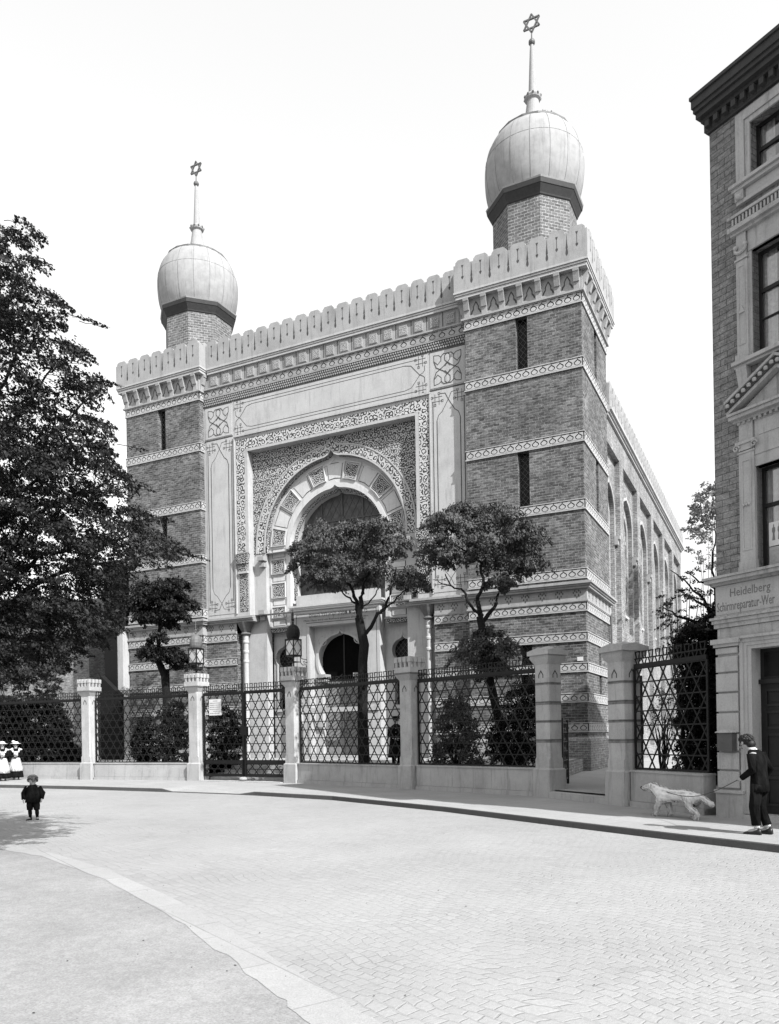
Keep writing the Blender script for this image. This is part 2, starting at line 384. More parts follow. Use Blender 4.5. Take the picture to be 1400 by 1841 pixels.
BANDS = [21.90, 18.97, 15.62, 12.56, 9.43, 7.91, 6.55, 5.16, 3.78, 2.43]
TD = 5.67
def rect(a, b, c, d): return [(a, c), (b, c), (b, d), (a, d)]
def star(mb, fr, c, z, r, w, o0, o1):
    for ph in (90, 270):
        P = [(c+r*math.cos(math.radians(ph+120*i)), z+r*math.sin(math.radians(ph+120*i))) for i in range(3)]
        d = .006 if ph == 270 else 0
        for i in range(3): mb.bar(fr, P[i], P[(i+1) % 3], w, o0-d, o1+d)
def smooth_prof(P, n=6):
    Q = [np.array(P[0])*2-np.array(P[1])]+[np.array(p) for p in P]+[np.array(P[-1])*2-np.array(P[-2])]; o = []
    for i in range(1, len(Q)-2):
        for k in range(n):
            t = k/n; a, b, c, d = Q[i-1:i+3]; o.append(tuple(.5*(2*b+(c-a)*t+(2*a-5*b+4*c-d)*t*t+(3*b-a-3*c+d)*t**3)))
    return o+[tuple(P[-1])]
def tower(x0, x1, ax, ay, both):
    cx = (x0+x1)/2
    RF = Fr((x1, 0, 0), (0, 1, 0), (1, 0, 0)); LF = Fr((x0, 0, 0), (0, 1, 0), (-1, 0, 0)); BF = Fr((0, TD, 0), (1, 0, 0), (0, 1, 0))
    wins = [(18.97, 21.45), (12.56, 15.14), (3.8, 6.1)]
    m = MB()
    m.plate(W0, rect(x0, x1, 0, 22.95), [rect(cx-.28, cx+.28, a, b) for a, b in wins], -.5, 0, 0, side='holes')
    m.plate(RF, rect(0, TD, 0, 22.95), [rect(2.72, 3.28, a, b) for a, b in wins], -.5, 0, 0, side='holes')
    m.plate(LF, rect(0, TD, 0, 22.95), [], 0, 0, 0, side=False); m.plate(BF, rect(x0, x1, 0, 22.95), [], 0, 0, 0, side=False)
    m.box(W0, x0-.12, x1+.14, -TD-.12, .14, -.05, 1.62, 1)          # battered plinth course
    m.quads([[(x0-.12, -.14, 1.62), (x1+.14, -.14, 1.62), (x1+.14, TD+.12, 1.62), (x0-.12, TD+.12, 1.62)], [(x0, 0, 1.78), (x1, 0, 1.78), (x1, TD, 1.78), (x0, TD, 1.78)]], 1)
    T = m.build('corner_tower', [M['brick'], M['brick_old']], syn)
    for a, b in wins:
        glazed(W0, cx-.28, cx+.28, a, b, -.32, 'tower_window', T); glazed(RF, 2.72, 3.28, a, b, -.32, 'tower_window', T)
    for zt in BANDS:
        b = MB(); h = .44 if zt < 8.2 else .48
        band(b, W0, x0, x1, zt, h, ext=.05); band(b, RF, 0, TD, zt, h)
        b.box(LF, 0, TD, -.02, .06, zt-h, zt, 0)
        b.build('string_course', [M['stone_light'], M['soot_shade']], T)
    # ledge and lotus frieze half way up
    g = MB()
    for z0, z1, o in ((8.50, 8.60, .20), (8.60, 8.68, .26), (8.685, 8.78, .33), (8.78, 8.83, .20)): g.box(W0, x0-o, x1+o, -TD-o, o, z0, z1, 0)
    g.box(W0, x0-.05, x1+.05, -TD-.03, .05, 8.0, 8.5, 0); g.box(W0, x0-.10, x1+.10, -TD-.05, .10, 7.915, 8.0, 0)
    for fr, L in ((W0, [x0+.4+.8*i for i in range(7)]), (RF, [.4+.8*i for i in range(7)])):
        for c in L:
            for a, b in ((0, 0), (.08, .10), (-.08, .10), (.16, .22), (-.16, .22), (0, .24), (.09, .3), (-.09, .3)):
                g.prism(fr, [(c+a-.035, 8.09+b), (c+a, 8.04+b), (c+a+.035, 8.09+b), (c+a, 8.17+b)], .05, .056, 1)
    g.build('ledge', [M['stone'], M['soot_shade']], T)
    # corbel table under the cornice
    c = MB()
    c.box(W0, x0-.06, x1+.06, -TD-.06, .06, 21.98, 22.84, 0); c.box(W0, x0-.14, x1+.14, -TD-.14, .14, 21.90, 21.99, 0)
    for fr, a0, a1 in ((W0, x0, x1), (RF, 0, TD), (LF, 0, TD)):
        for i in range(7):
            s = a0+.17+i*(a1-a0-.34)/6
            c.quads([[fr.p(s-.13, .05, z), fr.p(s+.13, .05, z), fr.p(s+.13, d, z), fr.p(s-.13, d, z)] for z, d in ((21.995, .13), (22.30, .15), (22.31, .21), (22.42, .24), (22.70, .32), (22.71, .35), (22.845, .37))], 0, True, True, True)
            if i < 6:
                q = s+(a1-a0-.34)/12
                c.strip(fr, [(q-.12, 22.33), (q-.13, 22.45), (q-.07, 22.57), (q, 22.68), (q+.07, 22.57), (q+.13, 22.45), (q+.12, 22.33)], .05, .064, 1)
                c.strip(fr, [(q-.24, 22.12), (q-.2, 22.24), (q-.12, 22.33)], .07, .064, 1); c.strip(fr, [(q+.24, 22.12), (q+.2, 22.24), (q+.12, 22.33)], .07, .064, 1)
    c.build('corbel_table', [M['stone'], M['soot_shade']], T)
    k = MB()
    for z0, z1, o in ((22.845, 22.97, .33), (22.97, 22.99, .30), (22.99, 23.07, .37), (23.07, 23.09, .34), (23.09, 23.18, .41)): k.box(W0, x0-o, x1+o, -TD-o, o, z0, z1, 0)
    k.build('cornice', M['stone_light'], T)
    p = MB(); e = .385
    parapet(p, W0, x0-e, x1+e, 7, 23.18, 24.47, 24.69, e)
    parapet(p, RF, -e+.3, TD+e-.3, 7, 23.18, 24.47, 24.69, e)
    parapet(p, LF, -e+.3, TD+e-.3, 7, 23.18, 24.47, 24.69, e); parapet(p, BF, x0-e, x1+e, 7, 23.18, 24.47, 24.69, e)
    p.box(W0, x0-.05, x1+.05, -TD, 0, 23.185, 23.4, 0)
    p.build('parapet', [M['stone'], M['soot_shade']], T)
    d = MB(); d.lathe((ax, ay, 0), [(2.08, 23.2), (2.08, 27.62)], 8, 0, PI/8)
    d.build('drum', M['brick_drum'], T)
    d = MB(); d.lathe((ax, ay, 0), [(2.09, 27.50), (2.13, 27.54), (2.15, 27.60), (2.33, 27.92), (2.36, 27.94), (2.40, 28.15)], 8, 0, PI/8, True); d.lathe((ax, ay, 0), [(2.40, 28.154), (2.43, 28.22), (2.1, 28.26)], 8, 1, PI/8)
    d.build('drum_cornice', [M['eave'], M['zinc']], T)
    d = MB(); prof0 = [(2.12, 28.2), (2.26, 28.55), (2.36, 28.95), (2.42, 29.4), (2.44, 29.85), (2.42, 30.25), (2.35, 30.62), (2.23, 30.98), (2.06, 31.30), (1.86, 31.54)]
    prof = smooth_prof(prof0); d.lathe((ax, ay, 0), prof, 64, 0, PI/16); d.build('dome', [M['dome']], T, smooth=True)
    d = MB()
    for i in range(16):
        a = 2*PI*i/16+PI/16; d.tube([(ax+(r+.004)*math.cos(a), ay+(r+.004)*math.sin(a), z) for r, z in prof], .009, 4)
    d.tube([(ax+2.40*math.cos(a), ay+2.40*math.sin(a), 30.42) for a in np.linspace(0, 2*PI, 49)], .006, 4)
    d.build('dome_seam', M['zinc_dark'], T)
    d = MB(); d.lathe((ax, ay, 0), [(1.82, 31.50), (1.89, 31.53), (1.89, 31.63), (1.80, 31.68)], 16, 1); d.lathe((ax, ay, 0), [(1.80, 31.681), (1.1, 31.95), (.62, 32.2), (.46, 32.5), (.36, 33.05), (.29, 33.58)], 24, 0)
    d.build('dome_cap', [M['zinc'], M['zinc_dark']], T)
    d = MB(); d.lathe((ax, ay, 0), [(.29, 33.55), (.40, 33.62), (.43, 33.72), (.38, 33.82), (.24, 33.88), (.205, 33.95), (.11, 36.1), (.085, 36.38)], 14, 0); d.ball((ax, ay, 36.52), .17, m=1)
    for i in range(10): d.ball((ax+.40*math.cos(i*PI/5), ay+.40*math.sin(i*PI/5), 33.74), .07, n=6, k=4, m=1)
    d.lathe((ax, ay, 0), [(.04, 36.65), (.03, 37.05)], 6, 1); star_d = MB(); star(star_d, Fr((0, ay, 0), (1, 0, 0), (0, -1, 0)), ax, 37.47, .46, .065, -.035, .035); d.add(star_d, None, 1)
    d.build('star_finial', [M['zinc'], M['zinc_dark']], T)
    return T
TR = tower(-5.6, 0.0, -2.85, 2.85, True)
TL = tower(-27.43, -21.86, -24.30, 3.05, True)
# ---- front wall between the towers
FX0, FX1, PY = -21.86, -5.60, -.38
FP = offs(W0, PY)                                   # panel plane (s = X, o from the panel plane)
m = MB()
m.plate(FP, rect(FX0, FX1, 8.83, 23.0), [rect(-18.80, -8.46, 8.84, 18.07)], -.5, 0, 0)
FRONT = m.build('entrance_front', M['stucco'], syn)
for a, b in ((FX0, -19.71), (-7.57, FX1)):          # brick flanks below the ledge
    m = MB(); m.box(FP, a, b, -1.2, 0, 0, 8.5, 0); m.build('brick_flank', M['brick'], FRONT)
for zt in BANDS[5:]:
    for s0, s1 in ((FX0+.03, -19.71), (-7.57, FX1-.03)): b = MB(); band(b, FP, s0, s1, zt, .44, ext=.02); b.build('string_course', [M['stone_light'], M['soot_shade']], FRONT)
for a, b, a2, b2 in ((FX0, -18.45, FX0, -19.71), (-8.83, FX1, -7.57, FX1)):
    g = MB()
    for z0, z1, o in ((8.50, 8.60, .16), (8.60, 8.68, .22), (8.685, 8.78, .29), (8.78, 8.83, .16)): g.box(FP, a, b, -.6, o, z0, z1, 0)
    a, b = a2, b2
    g.box(FP, a, b, -.6, .03, 8.0, 8.5, 0); g.box(FP, a, b, -.6, .09, 7.915, 8.0, 0)
    for i in range(3):
        c = a+.35+.72*i
        for x, y in ((0, 0), (.08, .10), (-.08, .10), (.16, .22), (-.16, .22), (0, .24), (.09, .3), (-.09, .3)):
            g.prism(FP, [(c+x-.035, 8.09+y), (c+x, 8.04+y), (c+x+.035, 8.09+y), (c+x, 8.17+y)], .03, .036, 1)
    g.build('ledge', [M['stone'], M['soot_shade']], FRONT)
# cornice, parapet and friezes
k = MB()
for z0, z1, o in ((22.845, 22.96, .16), (22.96, 22.98, .13), (22.98, 23.06, .19), (23.06, 23.08, .16), (23.08, 23.18, .23)): k.box(FP, FX0+.42, FX1-.42, -.5, o, z0, z1, 0)
k.build('cornice', M['stone_light'], FRONT)
p = MB(); parapet(p, FP, FX0+.39, FX1-.39, 18, 23.18, 24.47, 24.69, .21)
p.build('parapet', [M['stone'], M['soot_shade']], FRONT)
r = MB(); r.box(FP, FX0, FX1, -.3, .03, 22.08, 22.845, 0); r.box(FP, FX0, FX1, -.3, .13, 22.0, 22.08, 0)
for i in range(18):
    c = FX0+.42+(i+.5)*(FX1-FX0-.84)/18
    r.box(FP, c-.22, c+.22, .03, .10, 22.2, 22.68, 0); r.plate(FP, rect(c-.19, c+.19, 22.23, 22.65), [], 0, .104, 1, side=False)
    r.box(FP, c-.26, c+.26, .03, .045, 22.15, 22.73, 0)
    for q in (-.44, .44): r.box(FP, c+q-.012, c+q+.012, .03, .034, 22.09, 22.84, 2)
r.build('rosette_frieze', [M['stone'], M['arab_pale'], M['soot_shade']], FRONT)
b = MB(); band(b, FP, FX0+.01, FX1-.01, 22.0, .50, .52)
b.box(FP, FX0, FX1, -.3, .02, 21.06, 21.5, 1)
for i in range(124):
    for j in range(3):
        c = FX0+.07+i*.131+(.0655 if j % 2 else 0); z = 21.15+j*.135
        b.prism(FP, [(c-.05, z), (c, z-.06), (c+.05, z), (c, z+.06)], .02, .05, 0)
b.build('lattice_band', [M['stone'], M['soot_shade']], FRONT)
# panels with incised line ornament
def knot(mb, fr, c, z, sx, sz, q=.16, o=.022):
    for d in (-.11, .11):
        mb.strip(fr, [(c+sx*d*1.0, z-sz*.28), (c+sx*d, z+sz*.28)], .03, o, 1); mb.strip(fr, [(c-sx*.28, z+sz*d), (c+sx*.28, z+sz*d)], .03, o+.002, 1)
    for a, e in ((-.28, -.11), (.28, .11), (-.11, .28), (.11, -.28)): mb.strip(fr, [(c+sx*a-.05, z+sz*e-.05), (c+sx*a+.05, z+sz*e-.05), (c+sx*a+.05, z+sz*e+.05), (c+sx*a-.05, z+sz*e+.05)], .022, o+.004, 1, True)
lp = MB(); A, B = -19.66, -7.78
lp.box(FP, A, B, 0, .02, 19.07, 21.0, 0); lp.box(FP, A-.01, B+.01, 0, .024, 21.0, 21.05, 1)
cz = 20.03
lp.strip(FP, [(A+.55, 20.82), (B-.55, 20.82)], .035, .022, 1); lp.strip(FP, [(A+.55, 19.24), (B-.55, 19.24)], .035, .022, 1)
for sg, e in ((1, A), (-1, B)):
    f = lambda d: e+sg*d
    lp.strip(FP, [(f(.12), 20.45), (f(.12), 20.2), (f(.22), 20.1), (f(.38), cz), (f(.62), 19.75), (f(.85), 19.48), (f(1.2), 19.40)], .034, .022, 1)
    lp.strip(FP, [(f(.12), 19.6), (f(.12), 19.86), (f(.22), 19.95), (f(.381), cz+.003), (f(.62), 20.3), (f(.85), 20.58), (f(1.2), 20.66)], .034, .026, 1)
    knot(lp, FP, f(.33), 20.70, sg, 1); knot(lp, FP, f(.33), 19.36, sg, -1)
lp.strip(FP, [(A+1.2, 19.40), (B-1.2, 19.40)], .034, .022, 1); lp.strip(FP, [(A+1.2, 20.66), (B-1.2, 20.66)], .034, .022, 1)
lp.build('long_panel', [M['stucco'], M['line']], FRONT)
for A, B in ((-21.72, -19.84), (-7.60, -5.74)):
    q = MB(); q.box(FP, A, B, 0, .02, 19.2, 20.98, 0); q.box(FP, A-.05, B+.01, 0, .024, 20.98, 21.04, 1); q.box(FP, A-.05, B+.05, 0, .028, 19.08, 19.14, 1)
    cx, cz = (A+B)/2, 20.07
    for sx in (-1, 1):
        for sz in (-1, 1):
            P = lambda a, b: (cx+sx*a, cz+sz*b)
            q.strip(FP, [P(.72, .74), P(.72, .45), P(.52, .25), P(.34, .42), P(.34, .60), P(.46, .70), P(.72, .74)], .04, .023, 1)
            q.strip(FP, [P(.0, .74), P(.14, .64), P(.14, .42), P(-.14, .1)], .04, .027, 1)
            q.strip(FP, [P(.72, .45), P(.60, .12), P(.40, .0), P(.2, .12), P(.0, .30)], .04, .031, 1)
            q.strip(FP, [P(.34, .60), P(.2, .74), P(.0, .74)], .04, .035, 1)
    q.build('knot_panel', [M['stucco'], M['line']], FRONT)
for A, B in ((-21.66, -19.80), (-7.58, -5.72)):
    q = MB(); q.box(FP, A, B, 0, .02, 9.05, 19.05, 0); cx = (A+B)/2; w = (B-A)/2
    for sx in (-1, 1):
        P = lambda a, z: (cx+sx*a, z)
        q.strip(FP, [P(w-.1, 18.55), P(w-.1, 9.75)], .05, .022, 1)
        q.strip(FP, [P(w-.31, 17.55), P(w-.31, 10.55)], .05, .022, 1)
        q.strip(FP, [P(w-.31, 17.55), P(w-.40, 17.82), P(w-.60, 17.98), P(.0, 18.52), P(-.16, 18.85), P(-.45, 18.88)], .035, .024+.003*sx, 1)
        q.strip(FP, [P(w-.31, 10.55), P(w-.40, 10.28), P(w-.60, 10.12), P(.0, 9.68), P(-.16, 9.35), P(-.45, 9.32)], .03, .024+.003*sx, 1)
        knot(q, FP, cx+sx*(w-.33), 18.62, sx, 1); knot(q, FP, cx+sx*(w-.33), 9.55, sx, -1)
    q.build('side_panel', [M['stucco'], M['line']], FRONT)
# carved frame round the recess
cf = MB(); xl, xr = -18.80, -8.46
cf.plate(FP, [(-19.62, 12.4), (-19.62, 18.95), (-7.66, 18.95), (-7.66, 12.4), (xr, 12.4), (xr, 18.07), (xl, 18.07), (xl, 12.4)], [], 0, .015, 0)
cf.plate(FP, [(-19.56, 12.45), (-19.56, 18.80), (-7.72, 18.80), (-7.72, 12.45), (xr+.20, 12.45), (xr+.20, 18.22), (xl-.20, 18.22), (xl-.20, 12.45)], [], 0, .020, 1, side=False)
cf.box(FP, -19.68, -7.60, 0, .11, 18.95, 19.05, 0)
for s0, s1 in ((-19.69, -19.63), (-7.65, -7.59)): cf.box(FP, s0, s1, 0, .09, 9.0, 18.95, 0)
cf.build('carved_frame', [M['stone_light'], M['arab']], FRONT)
for a, b, sg in ((-19.66, -18.78, 1), (-8.48, -7.60, -1)):              # bracket blocks and lower strips
    c = MB(); cc = (a+b)/2+sg*.05
    c.quads([[FP.p(cc-w, 0, z), FP.p(cc+w, 0, z), FP.p(cc+w, d, z), FP.p(cc-w, d, z)] for z, w, d in ((11.35, .28, .10), (11.75, .30, .12), (11.76, .34, .2), (12.25, .43, .24), (12.3, .45, .26))], 1, True, True, True)
    c.box(FP, cc-.33, cc+.33, 0, .14, 11.22, 11.34, 0)
    c.plate(FP, rect(cc-.28, cc+.28, 9.1, 11.2), [], 0, .02, 1)
    c.build('carved_bracket', [M['stone_light'], M['arab_fine']], FRONT)
# recessed field with the tendril carving, outer arch
F2 = offs(W0, -.85); ZS = 12.7
OUT = ogee_arch(XC, ZS, 4.35, 0.3, .32, 26)
m = MB()
m.plate(F2, rect(-19.75, -7.53, 0.3, 12.32), [[(x, z) for x, z in ((XC+4.35, .31), (XC+4.35, 12.31), (XC-4.35, 12.31), (XC-4.35, .31))]], -.5, 0, 0, 0)
PIER = m.build('portal_pier', M['stucco'], FRONT)
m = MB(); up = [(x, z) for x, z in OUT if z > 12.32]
m.plate(F2, [(XC+4.35, 12.32)]+up+[(XC-4.35, 12.32), (xl-.01, 12.32), (xl-.01, 18.08), (xr+.01, 18.08), (xr+.01, 12.32)], [], -.5, 0, 0, 0)  # arch soffit takes the dark carving, putting its shade into the colour
for i in range(9):
    z = 12.9+i*.58; hw = math.sqrt(max(0, 5.0**2-(z-ZS)**2)) if z-ZS < 5.0 else 0
    for a, b in (((xl, XC-hw-.02), (XC+hw+.02, xr)) if hw > .5 else ((xl, xr),)):
        if b-a > .05: m.box(F2, a, b, 0, .003, z, z+.035, 2)
m.build('carved_spandrel', [M['arab_field'], M['stucco'], M['soot_shade']], FRONT)
m = MB(); a0, a1 = ogee_arch(XC, ZS, 4.35, 12.35, .32, 26), ogee_arch(XC, ZS, 4.98, 12.35, .42, 26)
m.plate(F2, a1+list(reversed(a0)), [], -.1, .03, 0)
b0, b1 = ogee_arch(XC, ZS, 4.45, 12.35, .33, 26), ogee_arch(XC, ZS, 4.88, 12.35, .40, 26)
m.plate(F2, b1+list(reversed(b0)), [], 0, .035, 1, side=False)
m.plate(F2, ogee_arch(XC, ZS, 4.43, 12.35, .33, 26)+list(reversed(a0)), [], 0, .07, 0); m.plate(F2, a1+list(reversed(ogee_arch(XC, ZS, 4.92, 12.35, .41, 26))), [], 0, .06, 0)
m.build('outer_arch', [M['stone_light'], M['arab']], FRONT)
for sg in (-1, 1):
    for z in (11.55, 8.55):
        m = MB(); s = XC+sg*4.55
        for dz, w, d in ((0, .16, .22), (.34, .2, .34)): m.box(F2, s-w-(.05*sg), s+w-(.05*sg), -.05, d, z+dz, z+dz+.22, 0)
        m.build('stepped_corbel', M['stone'], FRONT)
# inner arch ring of voussoirs
F3 = offs(W0, -1.2); ZR = 12.5
m = MB(); IN = ogee_arch(XC, ZR, 2.95, 8.1, .16, 22); OT = ogee_arch(XC, ZR, 4.6, 8.1, .3, 22)
m.plate(F3, OT+list(reversed(IN)), [], -.5, 0, 0)
m.plate(F3, ogee_arch(XC, ZR, 3.20, 8.1, .17, 22)+list(reversed(IN)), [], 0, .03, 0); m.plate(F3, ogee_arch(XC, ZR, 4.34, 8.1, .28, 22)+list(reversed(ogee_arch(XC, ZR, 4.24, 8.1, .27, 22))), [], 0, .03, 0)
m.build('inner_arch', M['stucco_pale'], FRONT)
for sg in (-1, 1): m = MB(); m.box(F3, XC+sg*3.65-.78, XC+sg*3.65+.78, -.3, .05, 8.1, 8.18, 0); m.box(F3, XC+sg*3.65-.72, XC+sg*3.65+.72, -.3, -.02, 7.9, 8.1, 1); m.build('arch_foot', [M['stone'], M['arab_fine']], FRONT)
def poly_inset(P, d):
    c = np.mean(P, 0); return [tuple(c+(np.array(p)-c)*(1-d/np.linalg.norm(np.array(p)-c)*1.3)) for p in P]
def voussoir(P, carved):
    m = MB()
    if carved:
        m.plate(F3, poly_inset(P, .03), [poly_inset(P, .07)], 0, .11, 0); m.plate(F3, poly_inset(P, .07), [], 0, .02, 2, side=False)
        Q = poly_inset(P, .14); m.plate(F3, Q, [], .02, .07, 1, 0); m.plate(F3, poly_inset(P, .115), [Q], .02, .075, 0)
    else:
        m.plate(F3, poly_inset(P, .05), [poly_inset(P, .08)], 0, .004, 2, side=False); m.plate(F3, poly_inset(P, .09), [], 0, .02, 0)
    m.build('voussoir', [M['stucco_pale'], M['arab_fine'], M['soot_shade']], FRONT)
r0, r1, NV = 3.22, 4.22, 11
for i in range(NV):
    w = 180/NV; a = i*w; g = .5
    P = [(XC+r*math.cos(math.radians(t)), ZR+.15+r*math.sin(math.radians(t))) for r, t in ((r0, a+g), (r1, a+g), (r1, a+w/2), (r1, a+w-g), (r0, a+w-g), (r0, a+w/2))]
    voussoir(P, i % 2 == 0)
for sg in (-1, 1):
    for z0, z1, c in ((12.05, 12.6, 0), (11.12, 12.0, 1), (10.72, 11.07, 0), (9.78, 10.67, 1), (9.38, 9.73, 0), (8.66, 9.33, 1), (8.22, 8.6, 0)):
        a, b = sorted((XC+sg*r0, XC+sg*r1)); voussoir([(a, z0), (b, z0), (b, z1), (a, z1)], c)
# back wall, great window, side windows
F4 = offs(W0, -1.65); WIN = ogee_arch(XC, ZR, 2.78, 9.8, .15, 20)
def side_arch(c): return [(c+.48, 3.6), (c+.48, 5.8)]+arc(c, 6.48, .61, -40, 76, 10)+[(c+.04, 7.16), (c, 7.32), (c-.04, 7.16)]+[(2*c-a, b) for a, b in reversed(arc(c, 6.48, .61, -40, 76, 10))]+[(c-.48, 5.8), (c-.48, 3.6)]
SW = [XC-3.68, XC+3.68]
m = MB(); m.plate(F4, rect(-18.1, -9.2, .3, 17.4), [WIN]+[side_arch(c) for c in SW]+[rect(XC-1.7, XC+1.7, .31, 8.0)], -.4, 0, 0)
m.build('portal_wall', M['stucco'], FRONT)
m = MB(); m.plate(F4, WIN+list(reversed(ogee_arch(XC, ZR, 2.95, 9.65, .16, 20))), [], 0, .12, 0)
m.build('window_moulding', M['arab_fine'], FRONT)
m = MB(); F5 = offs(W0, -1.98)
m.plate(F5, rect(XC-2.95, XC+2.95, 9.6, 15.7), [], 0, 0, 0, side=False)
m.bar(F5, (XC, 9.7), (XC, 15.3), .09, .01, .06, 1)
for x in (-1.3, 1.3): m.bar(F5, (XC+x, 9.7), (XC+x, 15.0), .07, .01, .055, 1)
for z in (11.1, 12.5, 13.9): m.bar(F5, (XC-2.7, z), (XC+2.7, z), .07, .01, .05, 1)
star(m, F5, XC, 12.9, 1.25, .07, .02, .065)
for i in range(-9, 10):
    for sg in (1, -1): m.bar(F5, (XC+i*.42-1.6*sg, 9.7), (XC+i*.42+1.6*sg, 15.1), .025, .004, .02, 1)
m.build('great_window', [M['stained'], M['lead']], FRONT)
for c in SW:
    glazed(F4, c-.66, c+.66, 3.6, 7.36, -.35, 'arched_side_window', FRONT)
    m = MB(); P = side_arch(c); Q = [(c+(a-c)*1.18, 3.5+(b-3.5)*1.03) for a, b in P]; m.plate(F4, Q+list(reversed(P)), [], 0, .05, 0); m.box(F4, c-.55, c+.55, 0, .1, 3.42, 3.6, 0)
    m.plate(F4, [(c-1.0, .5), (c-1.0, 7.7), (c-.96, 7.7), (c-.96, .5)], [], 0, .02, 0); m.build('window_surround', M['stone_light'], FRONT)
# slim columns beside the portal
for s in (-19.28, -8.0):
    m = MB(); c = (s, .62, 0)
    m.lathe(c, [(.22, .4), (.22, .6), (.16, .7), (.145, .9), (.14, 6.2), (.17, 6.25), (.17, 6.35), (.14, 6.4), (.14, 6.75), (.17, 6.8), (.17, 6.9), (.14, 6.95), (.14, 7.3), (.18, 7.36), (.18, 7.44), (.15, 7.5), (.16, 7.75)], 14, 0)
    m.lathe(c, [(.16, 7.751), (.30, 7.85), (.22, 7.95), (.36, 8.2), (.48, 8.45), (.5, 8.498)], 14, 1)
    m.build('portal_column', [M['stucco'], M['zinc_dark']], FRONT, smooth=False)
# porch block with the inscription, horseshoe doorway
F6 = offs(W0, -1.0)
m = MB()
m.plate(F6, rect(-16.3, -10.98, .3, 8.95), [rect(XC-1.64, XC+1.64, .31, 8.02)], -.65, 0, 0)
m.box(F6, -16.42, -10.86, -.65, .05, 8.95, 9.02, 0); m.box(F6, -16.5, -10.78, -.65, .12, 9.02, 9.10, 0); m.box(F6, -16.56, -10.72, -.65, .18, 9.10, 9.2, 0)
m.quads([[F6.p(-16.3, -.0, 9.2), F6.p(-10.98, 0, 9.2), F6.p(-10.98, -.64, 9.2), F6.p(-16.3, -.64, 9.2)], [F6.p(-16.3, -.02, 9.22), F6.p(-10.98, -.02, 9.22), F6.p(-10.98, -.64, 9.22), F6.p(-16.3, -.64, 9.22)]], 0, True, False, True); m.box(F6, -16.25, -11.03, -.64, -.22, 9.22, 9.8, 0)
m.box(F6, -16.2, -11.1, 0, .06, 3.3, 3.55, 0)
P = rect(XC-1.64, XC+1.64, .31, 8.02)
m.plate(F6, [(XC-1.8, .31), (XC-1.8, 8.16), (XC+1.8, 8.16), (XC+1.8, .31), (XC+1.66, .31), (XC+1.66, 8.03), (XC-1.66, 8.03), (XC-1.66, .31)], [], 0, .035, 0)
m.box(F6, XC-1.84, XC+1.84, 0, .012, 8.2, 8.225, 1)
for x in (-16.12, -11.16): m.box(F6, x-.012, x+.012, 0, .006, 3.7, 8.7, 1)
m.box(F6, -16.12, -11.16, 0, .006, 8.7, 8.725, 1); m.box(F6, XC+1.95, -11.16, 0, .006, 3.7, 3.73, 1)
PORCH = m.build('porch', [M['stucco'], M['line']], FRONT)
def text(s, fr, c, z, h, name, mat, parent, width=None, align='CENTER', o=.004):
    cu = bpy.data.curves.new(name, 'FONT'); cu.body = s; cu.size = h; cu.align_x = align; cu.extrude = .002; cu.resolution_u = 2
    ob = bpy.data.objects.new(name+'_tmp', cu); COL.objects.link(ob); bpy.context.view_layer.update()
    me = bpy.data.meshes.new_from_object(ob.evaluated_get(bpy.context.evaluated_depsgraph_get())); bpy.data.objects.remove(ob)
    xs = [v.co.x for v in me.vertices]
    if not xs: return None
    k = (width/(max(xs)-min(xs))) if width else 1.0; x0 = (max(xs)+min(xs))/2 if align == 'CENTER' else min(xs)
    mb = MB()
    for v in me.vertices: mb.v.append(fr.p(c+(v.co.x-x0)*k, o+v.co.z, z+v.co.y))
    mb.f = [tuple(p.vertices) for p in me.polygons]; mb.m = [0]*len(mb.f)
    return mb.build(name, mat, parent)
text('כי ביתי בית תפלה יקרא לכל העמים'[::-1], F6, XC+.15, 8.52, .30, 'hebrew_inscription', M['line'], FRONT, 3.6)
text('Mein Haus wird ein Bethaus genannt allen Völkern', F6, XC, 8.30, .15, 'inscription', M['soot_shade'], FRONT, 4.0)
F7 = offs(W0, -1.5); zc = 6.15
DOOR = [(XC+1.18, .4), (XC+1.18, 5.1)]+arc(XC, zc, 1.42, -33, 78, 14)+[(XC+.09, 7.58), (XC, 7.74), (XC-.09, 7.58)]+[(2*XC-a, b) for a, b in reversed(arc(XC, zc, 1.42, -33, 78, 14))]+[(XC-1.18, 5.1), (XC-1.18, .4)]
m = MB(); m.plate(F7, rect(XC-1.66, XC+1.66, .39, 8.1), [DOOR], -.5, 0, 0)
Q = [(XC+(a-XC)*1.10, 5.5+(b-5.5)*1.05) for a, b in DOOR if b > 5.2]; P = [q for q in DOOR if q[1] > 5.2]
m.plate(F7, Q+list(reversed(P)), [], 0, .05, 0)
for sg in (-1, 1):
    m.box(F7, XC+sg*1.2-.25, XC+sg*1.2+.25, -.4, .14, 4.95, 5.12, 1); m.box(F7, XC+sg*1.12-.25, XC+sg*1.12+.25, -.4, .2, 5.2, 5.4, 1)
    m.tube([F7.p(XC+sg*1.12+.26*math.cos(t), .01, 7.25+.26*math.sin(t)) for t in np.linspace(0, 2*PI, 13)], .03, 4, 0)
m.build('doorway_arch', [M['stucco'], M['stone']], FRONT)
m = MB(); m.plate(offs(W0, -1.95), rect(XC-1.4, XC+1.4, 5.05, 7.8), [], 0, 0, 0, side=False); m.box(offs(W0, -1.9), XC-1.4, XC+1.4, -.05, .05, 5.0, 5.12, 1); m.bar(offs(W0, -1.95), (XC, 5.1), (XC, 7.7), .08, .01, .06, 1)
m.build('fanlight', [M['void'], M['wood_dark']], FRONT)
